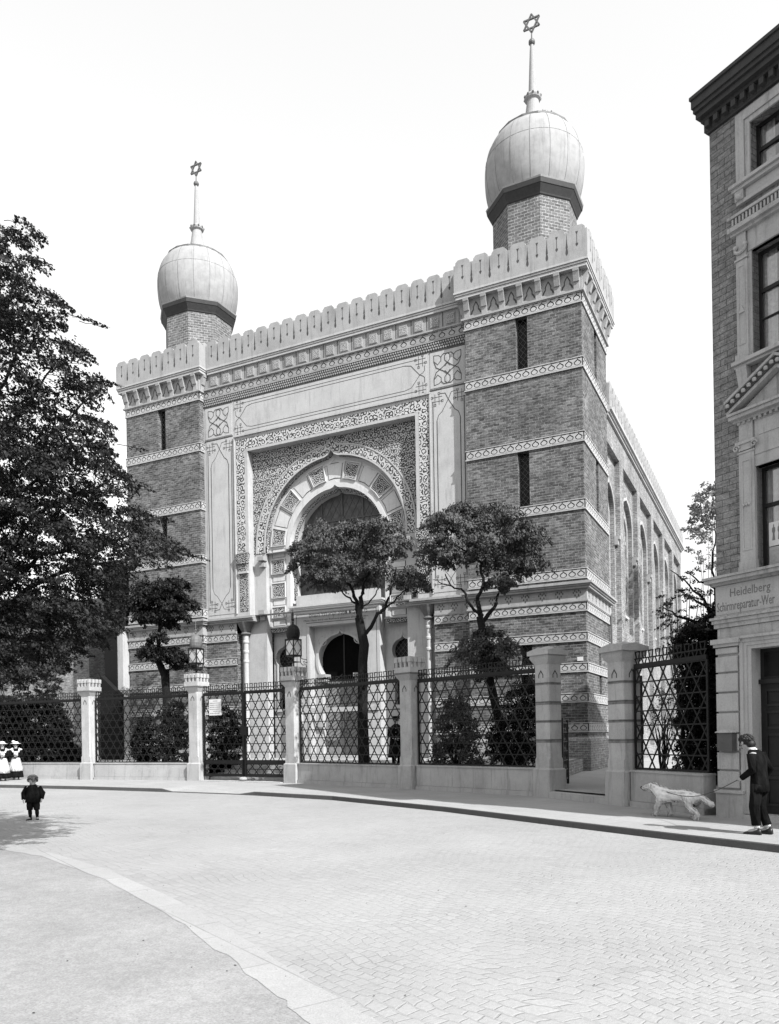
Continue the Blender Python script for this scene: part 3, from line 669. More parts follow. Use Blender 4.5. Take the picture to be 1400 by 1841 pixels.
for sg in (-1, 1):
    m = MB(); f = offs(W0, -1.86); a, b = sorted((XC+sg*.02, XC+sg*1.17))
    m.box(f, a, b, -.08, 0, .95, 5.0, 0)
    for i in range(16):
        z = 1.4+i*.22; m.bar(f, (a+.08, z), (b-.08, z+.7), .03, 0, .012, 1)
    for s0, s1, z0, z1 in ((a, a+.09, .95, 5), (b-.09, b, .95, 5), (a+.09, b-.09, .95, 1.4), (a+.09, b-.09, 4.9, 5)): m.box(f, s0, s1, 0, .04, z0, z1, 0)
    m.ball(f.p(XC+sg*.1, .07, 2.2), .05, m=1)
    m.build('entrance_door', [M['wood'], M['line']], FRONT)
m = MB()
for i in range(3): m.box(W0, XC-2.2-.3*i, XC+2.2+.3*i, -1.9, -1.1+.35*i, .3, .95-.05*i, 0)
m.build('door_step', M['granite'], FRONT)
# ---- nave behind
NS = Fr((-.05, 0, 0), (0, 1, 0), (1, 0, 0))
bays = [(5.75, 9.45)]+[(10.68+6.14*i, 15.62+6.14*i) for i in range(5)]
m = MB(); m.plate(NS, rect(TD, 41.0, 0, 18.6), [rect(a, b, 1.0, 17.1) for a, b in bays], -.28, 0, 0)
m.box(Fr((0, 0, 0), (1, 0, 0), (0, 1, 0)), -27.3, -.6, 5.5, 40.9, 0, 18.5, 0)
NAVE = m.build('nave_wall', M['brick_old'], syn)
m = MB()
for i, (a, b) in enumerate(bays):
    c = (a+b)/2; R = min(1.95, (b-a)/2-.35); f = offs(NS, -.28)
    A = ogee_arch(c, 13.9, R, 7.9, .12, 12)
    m.plate(f, rect(a-.05, b+.05, .9, 17.2), [A], -.22, 0, 0)
    m.plate(f, ogee_arch(c, 13.9, R+.14, 12.9, .14, 12)+list(reversed(ogee_arch(c, 13.9, R, 12.9, .12, 12))), [], 0, .05, 1)
    f2 = offs(NS, -.50); Bq = ogee_arch(c, 13.8, R*.62, 9.0, .1, 10)
    m.plate(f2, rect(a, b, 1, 17), [Bq, rect(c-R*.45, c+R*.45, 4.6, 7.4)], -.25, 0, 0)
    m.plate(f2, ogee_arch(c, 13.8, R*.62+.12, 12.7, .12, 10)+list(reversed(ogee_arch(c, 13.8, R*.62, 12.7, .1, 10))), [], 0, .05, 1)
m.build('nave_bay', [M['brick_old'], M['stone_light']], NAVE)
for i, (a, b) in enumerate(bays):
    c = (a+b)/2; R = min(1.95, (b-a)/2-.35); f2 = offs(NS, -.50); w = MB()
    w.plate(offs(NS, -.72), rect(c-R*.7, c+R*.7, 4.4, 15.6), [], 0, 0, 0, side=False)
    w.box(f2, c-R*.62, c+R*.62, -.2, .12, 8.85, 9.0, 1); w.box(f2, c-R*.55, c+R*.55, -.2, .1, 7.4, 7.6, 1)
    w.box(f2, c-.05, c+.05, -.2, -.08, 9, 15.3, 1)
    for s in (-1, 1): w.box(f2, c+s*R*.5-.1, c+s*R*.5+.1, 0, .06, 4.5, 7.4, 1)
    w.build('nave_window', [M['glass'], M['stucco']], NAVE)
for i, (a, b) in enumerate(bays):
    for s in (a+.2, b-.2):
        m = MB(); m.box(offs(NS, -.28), s-.16, s+.16, 0, .2, 12.4, 12.7, 0); m.box(offs(NS, -.28), s-.16, s+.16, 0, .3, 12.7, 12.9, 0); m.build('springing_block', M['stone'], NAVE)
m = MB()
for z0, z1, o in ((18.36, 18.5, .12), (18.5, 18.62, .2), (18.62, 18.76, .3), (18.76, 18.84, .22)): m.box(NS, TD, 41+o, -.3, o, z0, z1, 0)
m.build('nave_cornice', M['stone_light'], NAVE)
m = MB(); parapet(m, NS, TD, 41.1, 40, 18.84, 19.75, 20.15, .2); m.build('nave_parapet', [M['stone'], M['soot_shade']], NAVE)
m = MB(); m.box(W0, -27.0, -.6, -40.8, -5.6, 18.5, 18.9, 0); m.build('nave_roof', M['roof'], NAVE)
m = MB(); pl = offs(W0, 0)
m.box(pl, -.42, -.16, .06, .09, 5.22, 5.4, 0); m.build('small_plate', M['paper'], TR)
m = MB(); RFd = Fr((0, 0, 0), (0, 1, 0), (1, 0, 0)); m.tube([RFd.p(5.4, .12, z) for z in (.4, 4, 8)], .06, 6); m.build('drain_pipe', M['zinc_dark'], TR)
# ------------------------------------------------------------------ ground, road, pavement
ZR_, ZC = -.14, .80
def sheet(name, pts, z, mat, kind='structure'):
    m = MB(); tri = tessellate_polygon([[Vector((a, b, 0)) for a, b in pts]]); m.v = [(a, b, z) for a, b in pts]; m.f = [tuple(t) for t in tri]; m.m = [0]*len(tri)
    return tag(m.build(name, mat, None, loc=(0, 0, 0)), kind=kind)
sheet('ground', [(-600, -600), (600, -600), (600, 900), (-600, 900)], -.4, M['earth'])
KERB = [(-70, -15.5), (-40, -12.4), (-30, -11.5), (-23.6, -11.15), (-19.5, -11.15), (-15.2, -11.45), (-14.6, -11.5), (-14.0, -11.55), (-11.2, -11.85), (-10.4, -11.98), (-9.6, -12.12), (-5.7, -13.15), (-.55, -15.75), (3.08, -18.0), (5.69, -19.6), (7.65, -20.72), (13, -23.9), (24, -31), (40, -41)]
def drop(x): return -.105 if -14.2 < x < -10.2 else 0.0
BACK = [(-70, -6), (-40, -6.4), (-30, -6.5), (-23.6, -6.3), (-19.5, -6.1), (-15.2, -6.1), (-14.6, -6.1), (-14.0, -6.1), (-11.2, -6.5), (-10.4, -6.7), (-9.6, -7.0), (-5.7, -8.4), (-.55, -10.6), (3.08, -12.6), (5.69, -14.9), (7.65, -16.4), (13, -19.8), (24, -26.9), (40, -37)]
m = MB()
rows = []
for (x, y), (bx, by) in zip(KERB, BACK):
    d = np.array([bx-x, by-y], float); d /= np.linalg.norm(d); k = drop(x)
    rows.append([(x+d[0]*.22, y+d[1]*.22, k), (x+d[0]*1.5, y+d[1]*1.5, 0), (bx, by, 0)])
m.quads(rows, 0, closed=False)
tag(m.build('pavement', M['walk'], None, loc=(0, 0, 0)), kind='structure')
m = MB(); rows = []
for (x, y), (bx, by) in zip(KERB, BACK):
    d = np.array([bx-x, by-y], float); d /= np.linalg.norm(d); k = drop(x)+.004
    rows.append([(x, y, ZR_-.1), (x, y, k-.02), (x+d[0]*.015, y+d[1]*.015, k)])
m.quads(rows, 0, closed=False); m.quads([[(x_, y_, z_) for x_, y_, z_ in ((r[2]), (r[2][0]+.0, r[2][1]+.24, r[2][2]))] for r in rows], 1, closed=False); tag(m.build('kerb', [M['kerb'], M['walk']], None, loc=(0, 0, 0)), kind='structure')
EDGE = [(-60, -24.0), (-14, -24.4), (-6.67, -24.92), (-5.26, -25.07), (-2.36, -26.24), (.16, -27.58), (1.93, -28.63), (3.57, -29.74), (4.33, -30.23), (5.03, -30.69), (8, -33.0), (12, -36.8), (16, -42), (20, -60)]
INN = [(-60, -24.4), (-14, -24.8), (-6.3, -25.3), (-4.57, -25.65), (-1.6, -27.0), (.86, -28.4), (2.55, -29.5), (3.8, -30.35), (4.4, -30.8), (4.9, -31.2), (7.6, -33.5), (11.5, -37.2), (15.5, -42.2), (19.4, -60)]
sheet('road', [(-70, -60), (-70, -15.3)]+[(x, y+.1) for x, y in KERB]+[(60, -60)], ZR_, M['road'])
ns = 5
def dense(P, n=8):
    o = []
    for i in range(len(P)-1):
        for k in range(n): t = k/n; o.append((P[i][0]*(1-t)+P[i+1][0]*t, P[i][1]*(1-t)+P[i+1][1]*t))
    return o+[P[-1]]
E2 = [(x+RNG.normal(0, .012), y+RNG.normal(0, .012)) for x, y in dense(EDGE, 5)]; I2 = [(x+RNG.normal(0, .016), y+RNG.normal(0, .016)) for x, y in dense(INN, 5)]
m = MB(); m.quads([[(a, b, ZR_+.008), (c, d, ZR_+.008)] for (a, b), (c, d) in zip(E2, I2)], 0, closed=False)
tag(m.build('edging_path', M['path'], None, loc=(0, 0, 0)), kind='structure')
sheet('gravel_square', [(-60, -60)]+[(a+.12, b+.16) for a, b in dense(INN)], ZR_+.004, M['sand'])
# ------------------------------------------------------------------ boundary: plinth walls, pillars, iron screens
PP = [(-23.71, -6.66), (-17.01, -6.39), (-11.17, -6.96), (-4.52, -9.34), (1.25, -11.59), (3.93, -13.84)]
ANG = [0.02, -.02, -.20, -.36, -.52, -.68]
PH = [5.07, 5.04, 5.01, 4.86, 4.69, 4.44]; PB = [.85, .83, .84, .88, .88, .94]
LBL = ['tall stone pillar with battlemented cap, furthest left on the pavement', 'stone pillar carrying the pale lantern left of the notice gate', 'grey stone pillar carrying the dark lantern right of the notice gate', 'stone pillar with battlemented cap right of the guard in black', 'square stone pillar with pointed cap left of the open side entrance', 'broad stone pillar with pointed cap right of the open side entrance']
for i, ((x, y), a, h, zb) in enumerate(zip(PP, ANG, PH, PB)):
    f = Fr((0, 0, 0), (1, 0, 0), (0, -1, 0)); bat = i < 4; w = .30 if i < 5 else .32
    T = thing('gate_pillar', (x, y, 0), LBL[i], 'pillar', 'stone gate pillars along the iron railing', a)
    m = MB(); b = w+.06
    m.box(f, -b, b, -b, b, -.05, zb-.03, 0); m.quads([[(-b, -b, zb-.03), (b, -b, zb-.03), (b, b, zb-.03), (-b, b, zb-.03)], [(-w, -w, zb+.02), (w, -w, zb+.02), (w, w, zb+.02), (-w, w, zb+.02)]], 0, True)
    m.build('pillar_base', M['granite'], T)
    m = MB(); ht = (h-.86) if bat else (h-.58); c = .05
    def ring(q, z, cc=c): return [(-q+cc, -q, z), (q-cc, -q, z), (q, -q+cc, z), (q, q-cc, z), (q-cc, q, z), (-q+cc, q, z), (-q, q-cc, z), (-q, -q+cc, z)]
    zs = [zb+.02]; n = 5
    m.quads([ring(w, zb+.02, .001), ring(w, zb+.28, .001), ring(w, zb+.36), ring(w, ht-.15), ring(w, ht), ring(w+.06, ht+.12, .01), ring(w+.11, ht+.22, .004)], 0, True, True, True)
    for k in range(1, n) if i > 3 else ():                            # block joints
        z = zb+.3+(ht-zb-.3)*k/n; m.quads([ring(w+.004, z-.008), ring(w+.004, z+.008)], 1, True)
        if i > 3: m.quads([ring(w+.003, z-.05-.03*(k % 2)), ring(w+.003, z+.03)], 2, True)
    for q in (f, Fr((0, 0, 0), (0, 1, 0), (1, 0, 0))):                # little incised arch on the faces
        m.strip(q, [(-.09, ht-.42), (-.09, ht-.32), (0, ht-.2), (.09, ht-.32), (.09, ht-.42)], .035, w+.006, 1)
    m.build('pillar_shaft', [M['pillar'], M['soot_shade'], M['stain']], T)
    m = MB(); z0 = ht+.22; q = w+.13
    if bat:
        m.box(f, -q, q, -q, q, z0, z0+.06, 1); m.box(f, -q+.02, q-.02, -q+.02, q-.02, z0+.06, z0+.26, 0); s = q-.02; zt = z0+.26; hh = h-zt
        for sx in np.linspace(-1, 1, 4):
            for sy in np.linspace(-1, 1, 4):
                if abs(sx) > .9 or abs(sy) > .9:
                    cx, cy = sx*(s-.075), sy*(s-.075)
                    m.quads([[(cx-a_, cy-a_, z), (cx+a_, cy-a_, z), (cx+a_, cy+a_, z), (cx-a_, cy+a_, z)] for z, a_ in ((zt, .045), (zt+hh*.45, .05), (zt+hh*.5, .075), (zt+hh, .075))], 0, True, True, True)
    else:
        q += .02; m.box(f, -q+.06, q-.06, -q+.06, q-.06, z0, z0+.07, 0); m.box(f, -q, q, -q, q, z0+.07, z0+.20, 0)
        m.quads([[(-q, -q, z0+.20), (q, -q, z0+.20), (q, q, z0+.20), (-q, q, z0+.20)], [(-.02, -.02, h), (.02, -.02, h), (.02, .02, h), (-.02, .02, h)]], 0, True, False, True)
        for sx, sy in ((0, -1), (1, 0), (0, 1), (-1, 0)):
            fr = Fr((0, 0, 0), (-sy, sx, 0), (sx, sy, 0)); m.prism(fr, [(-q, z0+.2), (q, z0+.2), (0, z0+.29)], q-.14, q-.01, 0)
    m.build('pillar_cap', [M['pillar'], M['zinc_dark']], T)
def seg(a, b, ta=0.0, tb=0.0):
    a, b = np.array(a, float), np.array(b, float); d = (b-a)/np.linalg.norm(b-a); a2, b2 = a+d*ta, b-d*tb
    return Fr((a2[0], a2[1], 0), (d[0], d[1], 0), (d[1], -d[0], 0)), float(np.linalg.norm(b2-a2))
def lattice(m, fr, L, z0, z1, p=.47, h=.36, w=.034, fine=True):
    n = int(round((z1-z0)/h)); h = (z1-z0)/n
    for k in range(n+1): m.bar(fr, (0, z0+k*h), (L, z0+k*h), w*(1.6 if k in (0, n) else 1), -.015, .015)
    H = z1-z0; sl = p/2/h
    for i in range(-int(H*sl/p)-3, int(L/p)+int(H*sl/p)+4):
        for sg in (1, -1):
            c = i*p+(0 if sg > 0 else p/2)+.06
            a, b = (c, z0), (c+sg*sl*H, z1)
            t0, t1 = 0.0, 1.0; dx = b[0]-a[0]
            for e in (0.0, L):
                te = (e-a[0])/dx
                if (e == 0.0) == (dx > 0): t0 = max(t0, te)
                else: t1 = min(t1, te)
            if t1-t0 > .03: m.bar(fr, (a[0]+dx*t0, z0+H*t0), (a[0]+dx*t1, z0+H*t1), w, -.012+.004*sg, .013+.004*sg)
    for s in (0, L): m.bar(fr, (s, z0), (s, z1), w*1.7, -.02, .022)
def crest(m, fr, L, z):
    m.bar(fr, (0, z+.06), (L, z+.06), .11, -.03, .03); m.bar(fr, (0, z+.25), (L, z+.25), .035, -.012, .012)
    n = max(2, int(L/.25)); q = L/n
    for i in range(n):
        c = (i+.5)*q
        m.bar(fr, (c-.05, z+.25), (c-.085, z+.43), .03, -.01, .01); m.bar(fr, (c+.05, z+.25), (c+.085, z+.43), .03, -.01, .01); m.bar(fr, (c-.095, z+.43), (c+.095, z+.43), .032, -.014, .014)
        m.bar(fr, (c-.09, z+.23), (c-.03, z+.1), .03, -.01, .01); m.bar(fr, (c+.09, z+.23), (c+.03, z+.1), .03, -.01, .01)
P0 = (-31.5, -6.9); PEND = (6.2, -15.95)
SPANS = [(P0, PP[0], 0, .42, .85, 4.0, 'iron star lattice screen left of the furthest left pillar, behind the girls in white'), (PP[0], PP[1], .42, .42, .84, 4.0, 'iron star lattice screen left of the lantern pillar with shrubs behind'), (PP[2], PP[3], .42, .42, .86, 4.0, 'iron star lattice screen in front of the church door and the guard'.replace('church', 'synagogue')), (PP[3], PP[4], .42, .42, .89, 3.92, 'iron star lattice screen over the longest plinth, shrubs behind it'), (PP[5], PEND, .46, .0, .97, 3.66, 'iron star lattice screen between the broad pillar and the corner house')]
WLB = ['low granite plinth wall behind the girls at the far left', 'low granite plinth wall between the two left pillars', 'low granite plinth wall below the guard and the synagogue door', 'low granite plinth wall under the longest screen, white mortar joint in it', 'low shaded granite plinth wall behind the white dog']
for (a, b, ta, tb, z0, z1, lab), wl in zip(SPANS, WLB):
    fr, L = seg(a, b, ta, tb)
    T = thing('iron_screen', tuple(fr.O), lab, 'iron railing', 'iron star lattice screens of the railing')
    m = MB(); lattice(m, fr, L, z0+.04, z1); m.build('lattice', M['iron'], T, uv=False)
    m = MB(); crest(m, fr, L, z1); m.build('cresting', M['iron'], T, uv=False)
    T2 = thing('plinth_wall', tuple(fr.O), wl, 'low wall', 'granite plinth walls under the railing')
    m = MB(); n = max(1, int(L/1.7)); q = L/n
    for i in range(n): m.box(fr, i*q+.004, (i+1)*q-.004, -.16, .17+RNG.normal(0, .002), .16, z0-.05, 0)
    m.box(fr, 0, L, -.2, .155, -.1, z0-.06, 0); m.build('plinth_block', M['granite'], T2)
    m = MB(); m.box(fr, -.02, L+.02, -.2, .2, z0-.05, z0, 0); m.build('coping', M['granite'], T2)
    m = MB(); m.box(fr, 0, L, -.2, .22, -.1, .15, 0); m.build('plinth_foot', M['granite'], T2)
# double gate with the notice
fr, L = seg(PP[1], PP[2], .42, .42)
G = thing('iron_gate', tuple(fr.O), 'tall double iron gate of star lattice between the two lantern pillars', 'gate')
mid = L*.50
for s0, s1 in ((0, mid-.06), (mid+.06, L)):
    f2 = Fr(fr.p(s0, 0, 0), fr.t, fr.n); l2 = s1-s0
    m = MB(); lattice(m, f2, l2, .95, 4.0); lattice(m, f2, l2, .32, .80, .47, .24); m.bar(f2, (0, .87), (l2, .87), .13, -.03, .03); m.bar(f2, (0, .26), (l2, .26), .1, -.03, .03); m.bar(f2, (.03, .26), (.03, 4.0), .09, -.03, .03); crest(m, f2, l2, 4.0)
    m.build('gate_leaf', M['iron'], G, uv=False)
m = MB(); m.bar(fr, (mid, .22), (mid, 4.05), .12, -.04, .05); m.box(fr, mid-.16, mid+.22, -.05, .06, 2.1, 2.5); m.bar(fr, (mid, .22), (mid, 1.0), .24, -.03, .05); m.build('gate_post', M['iron'], G, uv=False)
m = MB(); m.ball(fr.p(mid, .1, .12), .2, .16, .1); tag(m.build('gate_stop', M['granite'], None, loc=fr.p(mid, .1, 0)), 'rounded pale stone stop on the ground under the double gate', 'gate stop')
NB = thing('notice_board', fr.p(.75, .06, 3.4), 'white paper notice with seven lines of print hung on the gate', 'notice')
m = MB(); m.box(fr, .42, 1.17, .03, .055, 3.05, 3.80, 0); m.build('notice_sheet', M['paper'], NB)
m = MB()
for k, (a, b) in enumerate(((.68, .95), (.47, 1.1), (.46, 1.12), (.47, 1.12), (.46, 1.12), (.68, 1.12), (.48, 1.1))):
    s = a
    while s < b-.03:
        e = min(b, s+RNG.uniform(.03, .09)); m.box(fr, s, e, .055, .058, 3.70-k*.095, 3.73-k*.095, 0); s = e+.02
m.build('notice_text', M['ink'], NB)
# lanterns on the two gate pillars
for i in (1, 2):
    x, y = PP[i]
    T = thing('gate_lantern', (x, y, PH[i]-.08), 'iron lantern with domed top, %s' % ('left one of the pair, on the pale lit pillar' if i == 1 else 'right one of the pair, dark against the arched portal'), 'lantern', 'iron lanterns on the gate pillars', ANG[i])
    m = MB(); S = .21
    for sx, sy in ((1, 1), (1, -1), (-1, 1), (-1, -1)):
        m.tube([(sx*S, sy*S, .55), (sx*S*1.25, sy*S*1.25, .45), (sx*S*1.9, sy*S*1.9, .42), (sx*S*2.0, sy*S*2.0, .3), (sx*S*1.5, sy*S*1.5, .26), (sx*S*1.45, sy*S*1.45, .34), (sx*S*1.7, sy*S*1.7, .36)], .018, 5)
        m.tube([(sx*S, sy*S, .55), (sx*S, sy*S, .3), (sx*S*1.3, sy*S*1.3, .18), (sx*S*1.8, sy*S*1.8, .2), (sx*S*1.85, sy*S*1.85, .08), (sx*S*1.5, sy*S*1.5, .0)], .018, 5)
    m.box(W0, -S, S, -S, S, .30, .33); m.tube([(0, 0, 0), (0, 0, .6)], .022, 5); m.build('scroll_stand', M['iron'], T, uv=False)
    m = MB(); S = .24; m.box(W0, -S-.02, S+.02, -S-.02, S+.02, .55, .61); m.box(W0, -S-.02, S+.02, -S-.02, S+.02, 1.25, 1.31)
    for sx in (-1, 1):
        for sy in (-1, 1): m.box(W0, sx*S-.018, sx*S+.018, sy*S-.018, sy*S+.018, .61, 1.25)
    for q in (Fr((0, 0, 0), (1, 0, 0), (0, -1, 0)), Fr((0, 0, 0), (0, 1, 0), (1, 0, 0)), Fr((0, 0, 0), (1, 0, 0), (0, 1, 0)), Fr((0, 0, 0), (0, 1, 0), (-1, 0, 0))):
        m.bar(q, (-S, .93), (0, 1.24), .02, S, S+.015); m.bar(q, (0, 1.24), (S, .93), .02, S, S+.015); m.bar(q, (S, .93), (0, .62), .02, S, S+.015); m.bar(q, (0, .62), (-S, .93), .02, S, S+.015)
    m.build('lantern_frame', M['iron'], T, uv=False)
    m = MB(); m.box(W0, -S+.02, S-.02, -S+.02, S-.02, .62, 1.24); m.build('lantern_glass', M['paper'] if i == 2 else M['trim'], T, uv=False)
    m = MB(); m.lathe((0, 0, 1.31), [(.25, 0), (.29, .1), (.31, .25), (.29, .40), (.22, .54), (.11, .62), (.03, .66), (.05, .72), (.02, .76), (.012, 1.3)], 12); m.ball((0, 0, 2.16), .05); m.build('lantern_roof', M['iron'] if i == 2 else M['zinc_dark'], T, uv=False)
# open leaf of the side entrance, step, notice
GL = thing('side_gate', (1.58, -11.5, 0), 'narrow iron side gate swung open beside the pointed pillar', 'gate')
fr = Fr((1.62, -11.40, 0), (-.13, .991, 0), (.991, .13, 0)); m = MB(); lattice(m, fr, 1.5, .5, 2.3, .4, .3, .03); m.bar(fr, (0, .3), (0, 2.45), .09, -.04, .04); m.bar(fr, (1.5, .3), (1.5, 2.4), .09, -.04, .04); m.build('gate_leaf', M['iron'], GL, uv=False)
fr, L = seg(PP[4], PP[5], .40, .44)
m = MB(); m.box(fr, 0, L, -.28, .30, -.05, .19, 0); tag(m.build('entrance_step', M['trim'], None, loc=tuple(fr.O)), 'worn pale stone step in the open side entrance', 'step')
R2 = thing('return_screen', (4.2, -13.6, 0), 'short iron lattice leaf running back from the broad pillar', 'iron railing')
fr = Fr((4.22, -13.45, 0), (-.10, .995, 0), (.995, .10, 0)); m = MB(); lattice(m, fr, 2.2, .99, 3.6, .47, .36); m.bar(fr, (2.2, .3), (2.2, 3.66), .1, -.04, .04); m.box(fr, 1.85, 2.2, -.05, .06, 1.9, 2.4); m.build('lattice', M['iron'], R2, uv=False)
# courtyard levels and gate stairs
d = np.array([PP[2][0]-PP[1][0], PP[2][1]-PP[1][1]]); d /= np.linalg.norm(d); nn = np.array([-d[1], d[0]])
A = np.array(PP[1])+d*.45; B = np.array(PP[2])-d*.45; A2, B2 = A+nn*2.8, B+nn*2.8
sheet('courtyard', [(-60, -6.7), (-31.5, -6.75), (PP[0][0], PP[0][1]+.1), tuple(A), tuple(A2), tuple(B2), tuple(B), (PP[3][0]+.05, PP[3][1]+.1), (1.1, -11.45), (.2, -6), (-.3, .0), (-.3, 3), (-60, 3)], ZC, M['court'])
sheet('side_yard', [(-.6, 0.2), (-1.2, -10.3), (1.0, -11.55), (3.95, -13.8), (6.4, -16.0), (13, -6), (24, 12), (24, 60), (-.6, 60)], .24, M['court'])
m = MB(); m.quads([[(1.1, -11.45, .1), (1.1, -11.45, ZC), (.9, -11.45, ZC)], [(.3, -6, .1), (.3, -6, ZC), (.1, -6, ZC)], [(-.2, -.1, .1), (-.2, -.1, ZC), (-.4, -.1, ZC)]], 0, closed=False); tag(m.build('retaining_wall', M['brick_old'], None, loc=(1.1, -11.45, 0)), 'low brick retaining wall edging the raised courtyard by the side entrance', 'low wall')
fr = Fr((A[0], A[1], 0), (d[0], d[1], 0), (-nn[0], -nn[1], 0)); Ls = float(np.linalg.norm(B-A)); m = MB()
for k in range(5): m.box(fr, 0, Ls, -2.82, -.35-.48*k, .0, .16+.16*k-(.004 if k == 4 else 0), 0)
m.box(fr, 0, Ls, -.36, .5, -.05, .03, 0)
tag(m.build('stone_stairs', M['trim'], None, loc=tuple(fr.O)), 'broad pale stone stairs rising behind the double iron gate', 'stairs')

# scraps of dirt, dung and leaves on the setts and the square
m = MB()
for i in range(110):
    u, v = RNG.uniform(20, 1400), 1432+400*RNG.uniform(0, 1)**1.3; d_ = ray(u, v); q = CAM+d_*((ZR_+.006-CAM[2])/d_[2]); r = RNG.uniform(.003, .011); n = 6; a0 = RNG.uniform(0, 6)
    if q[1]-(-15.75+(q[0]+.55)*-.6) > -1.2 and q[0] > -6: continue
    st = RNG.uniform(.35, 1.6); m.quads([[(q[0]+r*st*k_*math.cos(a0+2*PI*j/n)*RNG.uniform(.7, 1.2), q[1]+r*k_*math.sin(a0+2*PI*j/n)*RNG.uniform(.7, 1.2), q[2]+z_) for j in range(n)] for z_, k_ in ((.003, 1), (.003+r*.5, .6))], 0, True, False, True)
tag(m.build('street_litter', M['soot_shade'], None, loc=(0, 0, 0), uv=False), 'scattered dark specks of dirt and litter on the setts and gravel', 'litter', kind='stuff')
# ------------------------------------------------------------------ corner house at the right
HC = np.array([6.45, -16.23, 0]); HT = np.array([.8415, -.540, 0]); HN = np.array([-.540, -.8415, 0])
H0 = Fr(HC, HT, HN); HL = 9.0; HZ = 15.9
house = thing('corner_house', tuple(HC), 'tall brick town house with stone window surrounds and a painted shop fascia', 'house')
HS = Fr(HC, -HN, -HT)                                # left return wall, s into the plot
WX = [(1.02, 2.32), (4.0, 5.3), (6.9, 8.2)]
m = MB()
m.plate(H0, rect(0, HL, 4.3, HZ), [rect(a, b, z0, z1) for a, b in WX for z0, z1 in ((5.47, 7.75), (10.12, 12.5), (14.05, 15.3))], -.5, 0, 0)
m.plate(HS, rect(0, 16, 0, HZ), [], 0, 0, 0, side=False); m.plate(Fr(HC+HT*HL, -HN, HT), rect(0, 16, 0, HZ), [], 0, 0, 0, side=False); m.plate(Fr(HC-HN*16, HT, -HN), rect(0, HL, 0, HZ), [], 0, 0, 0, side=False)
m.build('brick_wall', M['brick_house'], house)
def mould(m, fr, s0, s1, prof, mi=0):               # stacked fascias: (z0, z1, projection)
    for z0, z1, o in prof: m.box(fr, s0-o*.8, s1+o*.0, -.05, o, z0, z1, mi)
# ground floor
DO = rect(.86, 2.3, .12, 3.78)
m = MB(); m.plate(H0, rect(.0, HL, 0, 4.3), [DO, rect(3.6, 5.2, 1.0, 3.6), rect(6.4, 8.4, 1.0, 3.6)], -.45, 0, 0)
m.box(H0, -.04, .66, 0, .10, -.02, .56, 1); m.box(H0, -.06, .68, 0, .14, .56, .63, 0)
for k, (z0, z1) in enumerate(((.67, 1.05), (1.09, 1.48), (1.52, 1.90), (1.94, 2.37), (2.41, 2.82), (2.86, 3.27), (3.31, 3.66), (3.72, 3.86))): m.quads([[H0.p(-.02+a, o, z0+a), H0.p(.54-a, o, z0+a), H0.p(.54-a, o, z1-a), H0.p(-.02+a, o, z1-a)] for o, a in ((.0, 0), (.05, 0), (.065, .015))], 0, True, False, True)
m.box(H0, -.05, .6, 0, .10, 3.88, 3.95, 0); m.box(H0, -.09, .64, 0, .15, 3.95, 4.06, 0)
m.box(H0, 2.4, HL, 0, .08, 0, .6, 1)
m.build('ground_floor', [M['trim'], M['granite']], house)
m = MB()
for a, b, o in ((.60, .68, .07), (.68, .76, .045), (.76, .86, .025)): m.box(H0, a, b, -.02, o, .12, 3.78+(.86-a), 0)
for a, b, o in ((2.48, 2.56, .07), (2.40, 2.48, .045), (2.30, 2.40, .025)): m.box(H0, a, b, -.02, o, .12, 3.78+(b-2.30), 0)
for z0, z1, o, e in ((3.78, 3.86, .025, .0), (3.86, 3.94, .045, .1), (3.94, 4.02, .07, .18), (4.02, 4.08, .12, .24)): m.box(H0, .86-e-.002, 2.30+e+.002, -.02, o+.003, z0, z1, 0)
m.build('door_surround', M['trim'], house)
m = MB(); f = offs(H0, -.30); m.box(f, .86, 2.3, -.1, 0, .12, 3.78, 0)
m.box(f, .86, 2.3, 0, .08, 3.0, 3.1, 0)
for a, b in ((.98, 1.5), (1.66, 2.18)):
    for z0, z1 in ((.3, .95), (1.1, 1.9), (2.0, 2.4), (2.5, 2.88)):
        m.plate(f, rect(a, b, z0, z1), [rect(a+.05, b-.05, z0+.05, z1-.05)], 0, .03, 1); m.box(f, a+.1, b-.1, 0, .02, z0+.1, z1-.1, 0)
m.plate(f, rect(.95, 2.2, 3.16, 3.7), [], 0, .004, 2, side=False)
D = m.build('house_door', [M['wood_dark'], M['leather'], M['glass']], house)
m = MB(); m.tube([f.p(1.44, .05, 1.62), f.p(1.44, .1, 1.64), f.p(1.47, .1, 1.75), f.p(1.50, .05, 1.84)], .015, 5); m.build('door_handle', M['zinc'], D, uv=False)
m = MB(); m.box(H0, .7, 2.5, 0, .16, -.02, .10, 0); m.build('door_sill', M['trim'], house)
